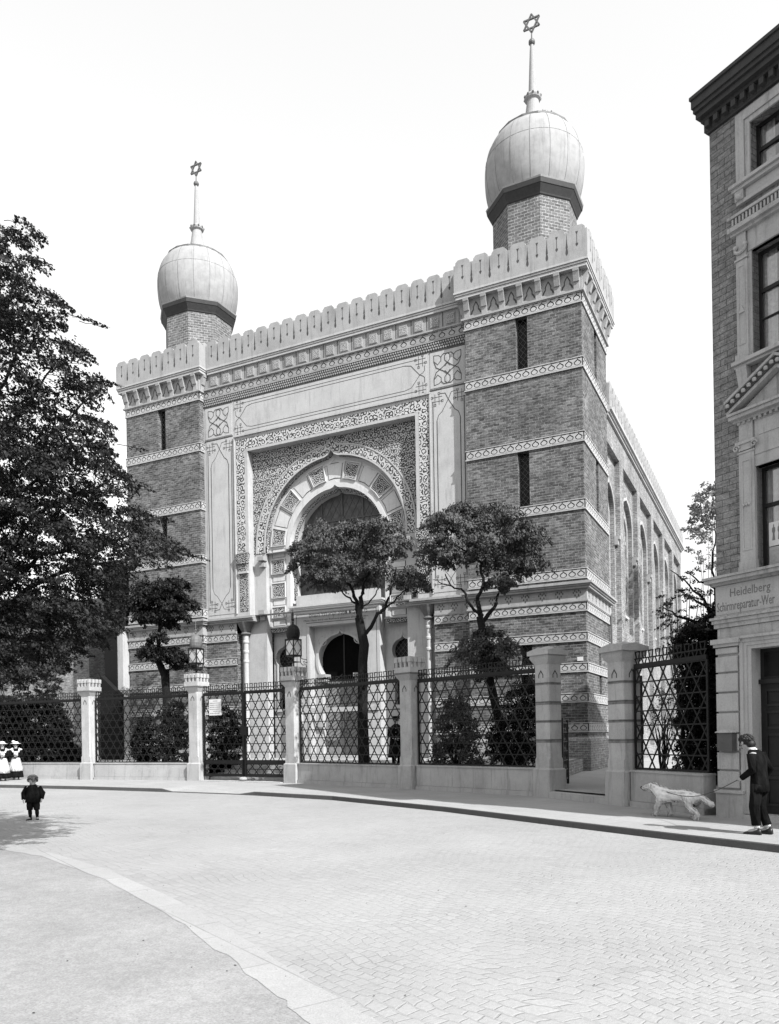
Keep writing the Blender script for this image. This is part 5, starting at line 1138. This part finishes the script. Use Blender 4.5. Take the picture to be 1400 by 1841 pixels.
# weed on the right dome
W_ = thing('roof_weed', (-1.6, 1.6, 31.6), 'tuft of weeds growing on top of the right dome', 'weed')
C = [np.array([-2.85+1.62*math.cos(a), 2.85+1.62*math.sin(a), 31.70+RNG.uniform(0, .12)]) for a in np.linspace(-1.0, .1, 10)]
leaf_object('foliage', W_, sprays(C, (-2.85, 2.85, 0), 12, .16, .10, .07, -.2, .5), M['leaf_dark'])
# ------------------------------------------------------------------ people and the dog
def skin(verts, edges, rad, root=0, sub=1):
    me = bpy.data.meshes.new('skin_tmp'); me.from_pydata([tuple(v) for v in verts], edges, []); ob = bpy.data.objects.new('skin_tmp', me); COL.objects.link(ob)
    ob.modifiers.new('s', 'SKIN'); sd = me.skin_vertices[0].data
    for i, r in enumerate(rad): sd[i].radius = (r, r)
    sd[root].use_root = True
    md = ob.modifiers.new('u', 'SUBSURF'); md.levels = sub; md.render_levels = sub
    bpy.context.view_layer.update(); out = bpy.data.meshes.new_from_object(ob.evaluated_get(bpy.context.evaluated_depsgraph_get())); bpy.data.objects.remove(ob); return out
def V3(*a): return np.array(a, float)
def loft(m, rings, n=16, mi=0, caps=True):           # (cx, cy, z, rx, ry)
    m.quads([[(cx+rx*math.cos(2*PI*k/n), cy+ry*math.sin(2*PI*k/n), z) for k in range(n)] for cx, cy, z, rx, ry in rings], mi, True, caps, caps)
def hand(vs, es, rs, iw, w, e, side, k=1.0, curl=.6):
    d = (w-e)/np.linalg.norm(w-e); x = np.cross(d, V3(0, 1, 0)); x = x/(np.linalg.norm(x)+1e-6)*side; y = np.cross(x, d)*side
    p = w+d*.05*k; vs.append(p); rs.append(.026*k); ip = len(vs)-1; es.append((iw, ip))
    for j, (o, L) in enumerate(((-.03, .07), (-.01, .085), (.011, .08), (.03, .062))):
        a = p+d*.04*k+y*o*k; b = a+(d*(1-curl*.5)+x*-.5*curl)*L*.55*k; c = b+(d*(1-curl)+x*-curl)*L*.5*k
        n = len(vs); vs += [a, b, c]; rs += [.0105*k, .0095*k, .008*k]; es += [(ip, n), (n, n+1), (n+1, n+2)]
    a = p+y*-.04*k-d*.01*k; b = a+d*.04*k+y*-.015*k; n = len(vs); vs += [a, b]; rs += [.012*k, .0095*k]; es += [(ip, n), (n, n+1)]
def person(name, loc, rz, label, J, k, group=None, head_r=.098):
    T = thing(name, loc, label, 'person', group, rz)
    vs, es, rs = [], [], []
    def add(p, r, par=None):
        vs.append(V3(*p)*k); rs.append(r*k); i = len(vs)-1
        if par is not None: es.append((par, i))
        return i
    pe = add(J['pelvis'], .125); sp = add(J['spine'], .12, pe); ch = add(J['chest'], .135, sp); nk = add(J['neck'], .055, ch)
    h0 = add(J['head0'], head_r*.68, nk); h1 = add(J['head1'], head_r, h0); add(J['head2'], head_r*.72, h1)
    for s in ('L', 'R'):
        sh = add(J['sh'+s], .058, ch); el = add(J['el'+s], .042, sh); wr = add(J['wr'+s], .028, el)
        hand(vs, es, rs, wr, vs[wr], vs[el], 1 if s == 'R' else -1, k, J.get('curl', .6))
        hp = add(J['hip'+s], .085, pe); kn = add(J['kn'+s], .058, hp); an = add(J['an'+s], .036, kn); add(J['toe'+s], .032, an)
    me = skin(vs, es, rs, 0, 1)
    m = MB(); m.add_mesh(me, 0)
    c = V3(*J['head1'])*k; f = V3(*J.get('face', (0, 1, 0))); f /= np.linalg.norm(f); r = np.cross(f, V3(0, 0, 1)); r /= np.linalg.norm(r); u = np.cross(r, f); R = head_r*k
    m.ball(c+f*R*1.05-u*R*.12, .017*k, .02*k, .024*k, 8, 5, 0)
    for s in (-1, 1): m.ball(c+f*R*.9+r*s*R*.36+u*R*.1, .013*k, .013*k, .009*k, 8, 5, 1); m.ball(c+r*s*R*1.0, .012*k, .02*k, .03*k, 8, 5, 0)
    m.ball(c+f*R*.95-u*R*.48, .026*k, .012*k, .007*k, 8, 5, 1)
    m.build('body', [M['skin'], M['hair']], T, smooth=True, uv=False)
    return T
def pad(P, k): return {a: (tuple(np.array(b))) for a, b in P.items() if a != 'curl'} | {'curl': P.get('curl', .6)}
BASE = dict(pelvis=(0, 0, .93), spine=(0, .01, 1.12), chest=(0, 0, 1.33), neck=(0, .0, 1.48), head0=(0, .02, 1.56), head1=(0, .02, 1.65), head2=(0, .0, 1.72), face=(0, 1, 0),
    shL=(-.19, 0, 1.40), elL=(-.25, -.02, 1.12), wrL=(-.25, .06, .88), shR=(.19, 0, 1.40), elR=(.25, -.02, 1.12), wrR=(.25, .06, .88),
    hipL=(-.09, 0, .88), knL=(-.10, .02, .49), anL=(-.10, -.02, .09), toeL=(-.11, .13, .04), hipR=(.09, 0, .88), knR=(.10, .02, .49), anR=(.10, -.02, .09), toeR=(.11, .13, .04))
def limbs_cloth(T, J, k, name, mat, keys, r, n=10):
    m = MB()
    for ks, rr in zip(keys, r): m.tube([V3(*J[q])*k if isinstance(q, str) else V3(*q)*k for q in ks], [x*k for x in rr], n)
    return m.build(name, mat, T, smooth=True, uv=False)
def shoe(T, J, k, mat):
    for s in 'LR':
        m = MB(); a, t = V3(*J['an'+s])*k, V3(*J['toe'+s])*k; d = t-a; d[2] = 0; d /= np.linalg.norm(d); g = min(a[2]-.09*k, t[2]-.04*k)
        sd = V3(-d[1], d[0], 0); rings = []
        for q, w, h in ((-.07, .03, .075), (-.055, .042, .115), (.0, .045, .12), (.07, .046, .075), (.14, .05, .06), (.20, .042, .045), (.225, .02, .03)):
            c = V3(a[0], a[1], g)+d*q*k
            rings.append([c+sd*w*k*math.cos(t_)+V3(0, 0, (h*max(0, math.sin(t_)) if math.sin(t_) > 0 else 0)*k) for t_ in np.linspace(0, 2*PI, 10, endpoint=False)])
        m.quads(rings, 0, True, True, True); m.build('boot', mat, T, smooth=True, uv=False)
def face_cam(p): d = CAM[:2]-np.array(p[:2]); return math.atan2(-d[0], d[1])
def onZ(u, v, z): d = ray(u, v); return CAM+d*((z-CAM[2])/d[2])
# toddler in dark tunic on the setts
p = onZ(60, 1474, ZR_); J = dict(BASE); J.update(pelvis=(0, 0, .80), spine=(0, .01, .98), chest=(0, 0, 1.16), neck=(0, 0, 1.30), head0=(0, .03, 1.37), head1=(0, .04, 1.475), head2=(0, .02, 1.58), face=(.4, .85, -.25),
    shL=(-.20, 0, 1.24), elL=(-.34, -.02, 1.0), wrL=(-.33, .08, .78), shR=(.20, 0, 1.24), elR=(.34, -.02, 1.0), wrR=(.32, .10, .76), hipL=(-.10, 0, .76), knL=(-.13, .02, .42), anL=(-.13, -.02, .09), toeL=(-.19, .12, .04), hipR=(.10, 0, .76), knR=(.12, .02, .42), anR=(.12, -.02, .09), toeR=(.17, .12, .04))
k = 1.25/1.74; T = person('person', tuple(p), face_cam(p)-.3, 'small child in dark tunic and knee breeches standing alone on the setts', J, k, head_r=.158)
m = MB(); loft(m, [(0, 0, z*k, a*k, b*k) for z, a, b in ((.66, .30, .22), (.72, .29, .21), (.95, .25, .19), (1.15, .235, .18), (1.28, .18, .14), (1.345, .10, .09))]); m.build('tunic', M['cloth_black'], T, smooth=True, uv=False)
limbs_cloth(T, J, k, 'sleeve', M['cloth_black'], [('shL', 'elL', (-.33, .07, .80)), ('shR', 'elR', (.32, .09, .79))], [(.10, .105, .075)]*2)
limbs_cloth(T, J, k, 'breeches', M['cloth_dark'], [('hipL', (-.125, .02, .55), (-.13, .02, .38)), ('hipR', (.115, .02, .55), (.12, .02, .38))], [(.13, .125, .105)]*2)
limbs_cloth(T, J, k, 'stocking', M['cloth_black'], [((-.13, .02, .40), (-.13, -.01, .25), 'anL'), ((.12, .02, .40), (.12, -.01, .25), 'anR')], [(.07, .072, .05)]*2); shoe(T, J, k, M['leather'])
m = MB(); c = V3(0, .02, 1.535)*k
for i in range(110):
    a, e = RNG.uniform(0, 2*PI), RNG.uniform(-.5, 1.45)
    if abs(a-PI/2+.3) < .62 and e < .12: continue
    m.ball(c+V3(.165*math.cos(a)*math.cos(e), .165*math.sin(a)*math.cos(e), .145*math.sin(e))*k, .045*k, n=6, k=5)
m.build('hair', M['hair_fair'], T, smooth=True, uv=False)
# two girls in white pinafores at the plinth
for i, (u, v, hh, lab) in enumerate(((29, 1402, 2.0, 'girl in white pinafore and bowed hat, right one of the pair at the railing'), (5, 1404, 2.0, 'girl in white pinafore cut by the left edge, left of the pair at the railing'))):
    p = onZ(u, v, 0); k = hh/1.84; J = dict(BASE); J.update(elL=(-.27, .02, 1.14), wrL=(-.08, .22, 1.16), elR=(.27, .02, 1.14), wrR=(.06, .24, 1.12), curl=.8)
    T = person('person', tuple(p), face_cam(p), lab, J, k, 'girls in white pinafores')
    m = MB(); loft(m, [(0, 0, z*k, a*k, b*k) for z, a, b in ((.12, .33, .27), (.2, .32, .26), (.7, .26, .2), (1.02, .17, .14), (1.12, .165, .135), (1.32, .20, .15), (1.42, .17, .12), (1.50, .07, .07))]); m.build('dress', M['cloth_black'], T, smooth=True, uv=False)
    limbs_cloth(T, J, k, 'sleeve', M['cloth_black'], [('shL', 'elL', 'wrL'), ('shR', 'elR', 'wrR')], [(.10, .075, .045)]*2)
    m = MB(); loft(m, [(0, .015, z*k, a*k, b*k) for z, a, b in ((.42-.06*i, .315, .275), (.6, .285, .235), (.95, .20, .17), (1.06, .175, .145), (1.08, .17, .14))])
    loft(m, [(0, .02, z*k, a*k, b*k) for z, a, b in ((1.10, .12, .155), (1.25, .13, .155), (1.36, .15, .145))])
    for s in (-1, 1): m.tube([V3(s*.10, .15, 1.30)*k, V3(s*.15, .12, 1.42)*k, V3(s*.15, .0, 1.49)*k, V3(s*.12, -.12, 1.40)*k], .045*k, 7); m.ball(V3(s*.20, .02, 1.44)*k, .09*k, .09*k, .05*k)
    m.build('pinafore', M['cloth_white'], T, smooth=True, uv=False)
    m = MB(); m.ball(V3(0, -.03, 1.66)*k, .115*k, .105*k, .12*k); m.tube([V3(0, -.09, 1.62)*k, V3(0, -.12, 1.45)*k, V3(0, -.12, 1.25)*k], [.09*k, .07*k, .03*k], 8); m.build('hair', M['hair'], T, smooth=True, uv=False)
    m = MB(); m.lathe((0, -.01, 1.72*k), [(.23*k, .0), (.235*k, .012), (.12*k, .03), (.115*k, .09), (.08*k, .11)], 18); m.ball(V3(.10, .02, 1.82)*k, .075*k, .06*k, .06*k) if i == 0 else m.ball(V3(.0, -.02, 1.80)*k, .1*k, .1*k, .05*k); m.build('hat', M['straw'], T, smooth=True, uv=False)
    limbs_cloth(T, J, k, 'stocking', M['cloth_white'] if i else M['cloth_black'], [('knL', 'anL'), ('knR', 'anR')], [(.06, .045)]*2); shoe(T, J, k, M['leather'])
# guard in black coat behind the screen
p = atD(713, 1376, 31.0); p[2] = ZC; k = 1.93/1.80; J = dict(BASE); J.update(wrL=(-.2, .16, .92), wrR=(.06, .22, .98), elR=(.26, .02, 1.12), face=(-.1, 1, 0))
T = person('person', tuple(p), face_cam(p)+.1, 'man in long black coat and peaked cap standing behind the iron screen', J, k)
m = MB(); loft(m, [(0, 0, z*k, a*k, b*k) for z, a, b in ((.30, .31, .24), (.36, .305, .235), (.75, .26, .2), (1.05, .225, .17), (1.2, .23, .175), (1.36, .24, .165), (1.44, .18, .12), (1.53, .075, .075))]); 
for z in (1.36, 1.22, 1.08): m.ball(V3(.03, .18, z)*k, .016*k, m=1)
m.build('coat', [M['cloth_black'], M['zinc']], T, smooth=True, uv=False)
limbs_cloth(T, J, k, 'sleeve', M['cloth_black'], [('shL', 'elL', 'wrL'), ('shR', 'elR', 'wrR')], [(.10, .08, .055)]*2)
limbs_cloth(T, J, k, 'trousers', M['cloth_black'], [('hipL', 'knL', 'anL'), ('hipR', 'knR', 'anR')], [(.11, .09, .07)]*2); shoe(T, J, k, M['leather'])
m = MB(); m.lathe((0, .0, 1.71*k), [(.108*k, -.02), (.11*k, .03), (.15*k, .075), (.145*k, .10), (.06*k, .115)], 18); m.quads([[(.10*k*math.cos(a), .02+.10*k*math.sin(a), 1.705*k), (.12*k*math.cos(a), .03+.17*k*math.sin(a), 1.68*k)] for a in np.linspace(.3, PI-.3, 9)], 0, False); m.build('cap', M['cloth_black'], T, smooth=True, uv=False)
m = MB(); m.ball(V3(0, .07, 1.575)*k, .07*k, .05*k, .06*k); m.tube([V3(-.06, .11, 1.60)*k, V3(0, .125, 1.61)*k, V3(.06, .11, 1.60)*k], .016*k, 6); m.build('beard', M['straw'], T, smooth=True, uv=False)
m = MB(); m.box(Fr((0, 0, 0), (1, 0, 0), (0, 1, 0)), -.08*k, .16*k, .20*k, .24*k, .985*k, 1.01*k); tag(m.build('white_paper', M['paper'], None, loc=(0, 0, 0), uv=False), 'small white folded paper held by the man in the long coat', 'paper')
bpy.data.objects['white_paper'].location = tuple(p); bpy.data.objects['white_paper'].rotation_euler.z = face_cam(p)+.1
# young man walking with head bowed
p = onZ(1367, 1500, 0.0); k = 1.93/1.76; fd = -HT[:2]*.98+HN[:2]*.2; rz = math.atan2(-fd[0], fd[1])
J = dict(BASE); J.update(spine=(0, .02, 1.12), chest=(0, .05, 1.32), neck=(0, .12, 1.455), head0=(0, .20, 1.52), head1=(0, .245, 1.585), head2=(0, .22, 1.655), face=(0, .8, -.6),
    shL=(-.19, .05, 1.39), elL=(-.25, .02, 1.12), wrL=(-.20, .22, .98), shR=(.19, .05, 1.39), elR=(.25, -.08, 1.12), wrR=(.24, .08, .90),
    hipL=(-.09, 0, .88), knL=(-.09, .06, .48), anL=(-.09, .02, .09), toeL=(-.10, .18, .04), hipR=(.09, 0, .88), knR=(.09, .03, .49), anR=(.09, -.10, .10), toeR=(.10, .05, .05), curl=.9)
T = person('person', tuple(p), rz, 'young man in black suit walking with bowed head past the house door', J, k)
WM = p
m = MB(); loft(m, [(0, y*k, z*k, a*k, b*k) for y, z, a, b in ((0, .74, .195, .15), (0, .9, .185, .145), (.01, 1.08, .165, .13), (.03, 1.24, .19, .145), (.05, 1.36, .20, .135), (.07, 1.43, .16, .11), (.09, 1.47, .08, .08))]); m.build('jacket', M['cloth_black'], T, smooth=True, uv=False)
limbs_cloth(T, J, k, 'sleeve', M['cloth_black'], [('shL', 'elL', 'wrL'), ('shR', 'elR', 'wrR')], [(.085, .07, .05)]*2)
limbs_cloth(T, J, k, 'trousers', M['cloth_black'], [('hipL', 'knL', (-.09, .03, .16)), ('hipR', 'knR', (.09, -.08, .16))], [(.11, .09, .075)]*2)
limbs_cloth(T, J, k, 'sock', M['cloth_white'], [((-.09, .03, .17), (-.09, .02, .12)), ((.09, -.08, .17), (.09, -.09, .13))], [(.052, .05)]*2); shoe(T, J, k, M['leather'])
m = MB(); loft(m, [(0, y*k, z*k, a*k, b*k) for y, z, a, b in ((.10, 1.455, .075, .075), (.115, 1.475, .078, .08), (.135, 1.505, .07, .07))], 14); m.build('collar', M['cloth_white'], T, smooth=True, uv=False)
m = MB(); m.ball(V3(0, .215, 1.63)*k, .112*k, .118*k, .10*k, 12, 8)
for i in range(40):
    a, e = RNG.uniform(0, 2*PI), RNG.uniform(.0, 1.5); m.ball(V3(.10*math.cos(a)*math.cos(e), .215+.11*math.sin(a)*math.cos(e), 1.63+.095*math.sin(e))*k, .03*k, n=6, k=5)
m.ball(V3(0, .14, 1.57)*k, .095*k, .08*k, .08*k); m.build('hair', M['hair'], T, smooth=True, uv=False)
# white dog led along the wall
q = onZ(1218, 1470, 0.0); dd = -HT[:2]; rz2 = math.atan2(-dd[0], dd[1]); DG = thing('dog', tuple(q), 'shaggy white dog walking in front of the shaded plinth wall', 'dog', None, rz2)
vs = [(0, -.36, .42), (0, 0, .43), (0, .32, .40), (0, .47, .50), (0, .60, .57), (0, .72, .545), (0, .82, .525)]; rs = [.125, .12, .15, .10, .095, .055, .04]; es = [(i, i+1) for i in range(6)]
def ch(p0, pts):
    a = p0
    for x, y, z, r in pts: vs.append((x, y, z)); rs.append(r); es.append((a, len(vs)-1)); a = len(vs)-1
ch(0, [(0, -.50, .44, .05), (0, -.64, .36, .045), (0, -.78, .30, .03)])
for s, o in ((-1, .10), (1, -.10)):
    ch(2, [(s*.10, .33, .33, .07), (s*.10, .34+o*.6, .20, .042), (s*.10, .34+o, .06, .034), (s*.10, .40+o, .03, .038)]); ch(0, [(s*.10, -.34, .34, .09), (s*.11, -.26-o*.6, .24, .055), (s*.11, -.42-o, .14, .034), (s*.11, -.40-o, .04, .032), (s*.11, -.34-o, .03, .036)])
me = skin(vs, es, rs, 1, 1); m = MB(); m.add_mesh(me)
for s in (-1, 1): m.quads([[(s*.06, .57, .65), (s*.10, .55, .63), (s*.10, .60, .63)], [(s*.11, .56, .56), (s*.125, .55, .55), (s*.12, .59, .55)]], 0, True, True, True); m.ball((s*.045, .665, .60), .013, m=1)
m.ball((0, .86, .535), .025, m=1)
m.build('body', [M['fur'], M['hair']], DG, smooth=True, uv=False)
n = 5200; co = np.array([v.co for v in me.vertices]); no = np.array([v.normal for v in me.vertices]); ix = RNG.integers(0, len(co), n)
P = co[ix]+RNG.normal(0, .006, (n, 3)); A = np.array([0, -.7, -.6])+RNG.normal(0, .2, (n, 3)); A -= no[ix]*np.sum(A*no[ix], 1, keepdims=True)*.92; L = RNG.uniform(.05, .085, n)
Vf = leaves_mesh(P+A/np.linalg.norm(A, axis=1, keepdims=True)*.02, A, no[ix]+RNG.normal(0, .15, (n, 3)), L, L*.3); leaf_object('coat', DG, Vf, M['fur']); DG.scale = (1.2, 1.2, 1.2)
hd = V3(-.20, .30, .94)*k; hw = V3(p[0]+hd[0]*math.cos(rz)-hd[1]*math.sin(rz), p[1]+hd[0]*math.sin(rz)+hd[1]*math.cos(rz), hd[2])
nkp = V3(q[0]+dd[0]*.42, q[1]+dd[1]*.42, .60); m = MB(); m.tube([hw*(1-t)+nkp*t-V3(0, 0, .22*math.sin(PI*t)) for t in np.linspace(0, 1, 12)], .008, 5); tag(m.build('dog_leash', M['leather'], None, loc=tuple(hw), uv=False), 'dark leash sagging between the young man and the white dog', 'leash')
ROLLS, EXPO = 1, 1.0
# ------------------------------------------------------------------ daylight and camera
SUN = Vector((.91, -.415, 0)).normalized(); EL = math.radians(41)
sv = Vector((SUN.x*math.cos(EL), SUN.y*math.cos(EL), math.sin(EL)))
ld = bpy.data.lights.new('sun', 'SUN'); ld.energy = 4.7; ld.angle = math.radians(.6); ld.color = (1, 1, 1)
lo = bpy.data.objects.new('sun', ld); COL.objects.link(lo); lo.rotation_euler = (-sv).to_track_quat('-Z', 'Y').to_euler(); lo.location = (30, -30, 40)
w = bpy.data.worlds.new('World'); SC.world = w; w.use_nodes = True; nt = w.node_tree; nt.nodes.clear()
sky = nt.nodes.new('ShaderNodeTexSky'); sky.sky_type = 'NISHITA'; sky.sun_disc = False; sky.sun_elevation = EL; sky.sun_rotation = math.atan2(SUN.x, SUN.y); sky.dust_density = 3.0; sky.air_density = 1.6; sky.altitude = 50
sep = nt.nodes.new('ShaderNodeSeparateColor'); nt.links.new(sky.outputs[0], sep.inputs[0])      # blue-sensitive plate: the sky as the emulsion saw it
bg = nt.nodes.new('ShaderNodeBackground'); bg.inputs['Strength'].default_value = .15; out = nt.nodes.new('ShaderNodeOutputWorld')
cmb = nt.nodes.new('ShaderNodeCombineColor')
lift = nt.nodes.new('ShaderNodeMath'); lift.operation = 'MULTIPLY_ADD'; lift.inputs[1].default_value = .6; lift.inputs[2].default_value = 1.5; nt.links.new(sep.outputs[2], lift.inputs[0])   # constant brightness added to even the sky to white
for i in range(3): nt.links.new(lift.outputs[0], cmb.inputs[i])
nt.links.new(cmb.outputs[0], bg.inputs['Color']); nt.links.new(bg.outputs[0], out.inputs['Surface'])
cd = bpy.data.cameras.new('camera'); co_ = bpy.data.objects.new('camera', cd); COL.objects.link(co_); SC.camera = co_
cd.sensor_fit = 'AUTO'; cd.sensor_width = 36; cd.lens = FPX/1841*36; cd.shift_y = (CYP-920.5)/1841; cd.clip_end = 3000; cd.clip_start = .05
R_ = Matrix((tuple(RT), tuple(UP), tuple(-FW))).transposed()
co_.matrix_world = Matrix.Translation(Vector(CAM)) @ (R_ @ Matrix.Rotation(ROLLS*ROLL, 3, 'Z')).to_4x4()
SC.view_settings.view_transform = 'Standard'; SC.view_settings.look = 'None'; SC.view_settings.gamma = 1; SC.view_settings.exposure = EXPO
SC.render.film_transparent = False; SC.cycles.max_bounces = 6; SC.cycles.diffuse_bounces = 3; SC.cycles.glossy_bounces = 2; SC.cycles.transparent_max_bounces = 6
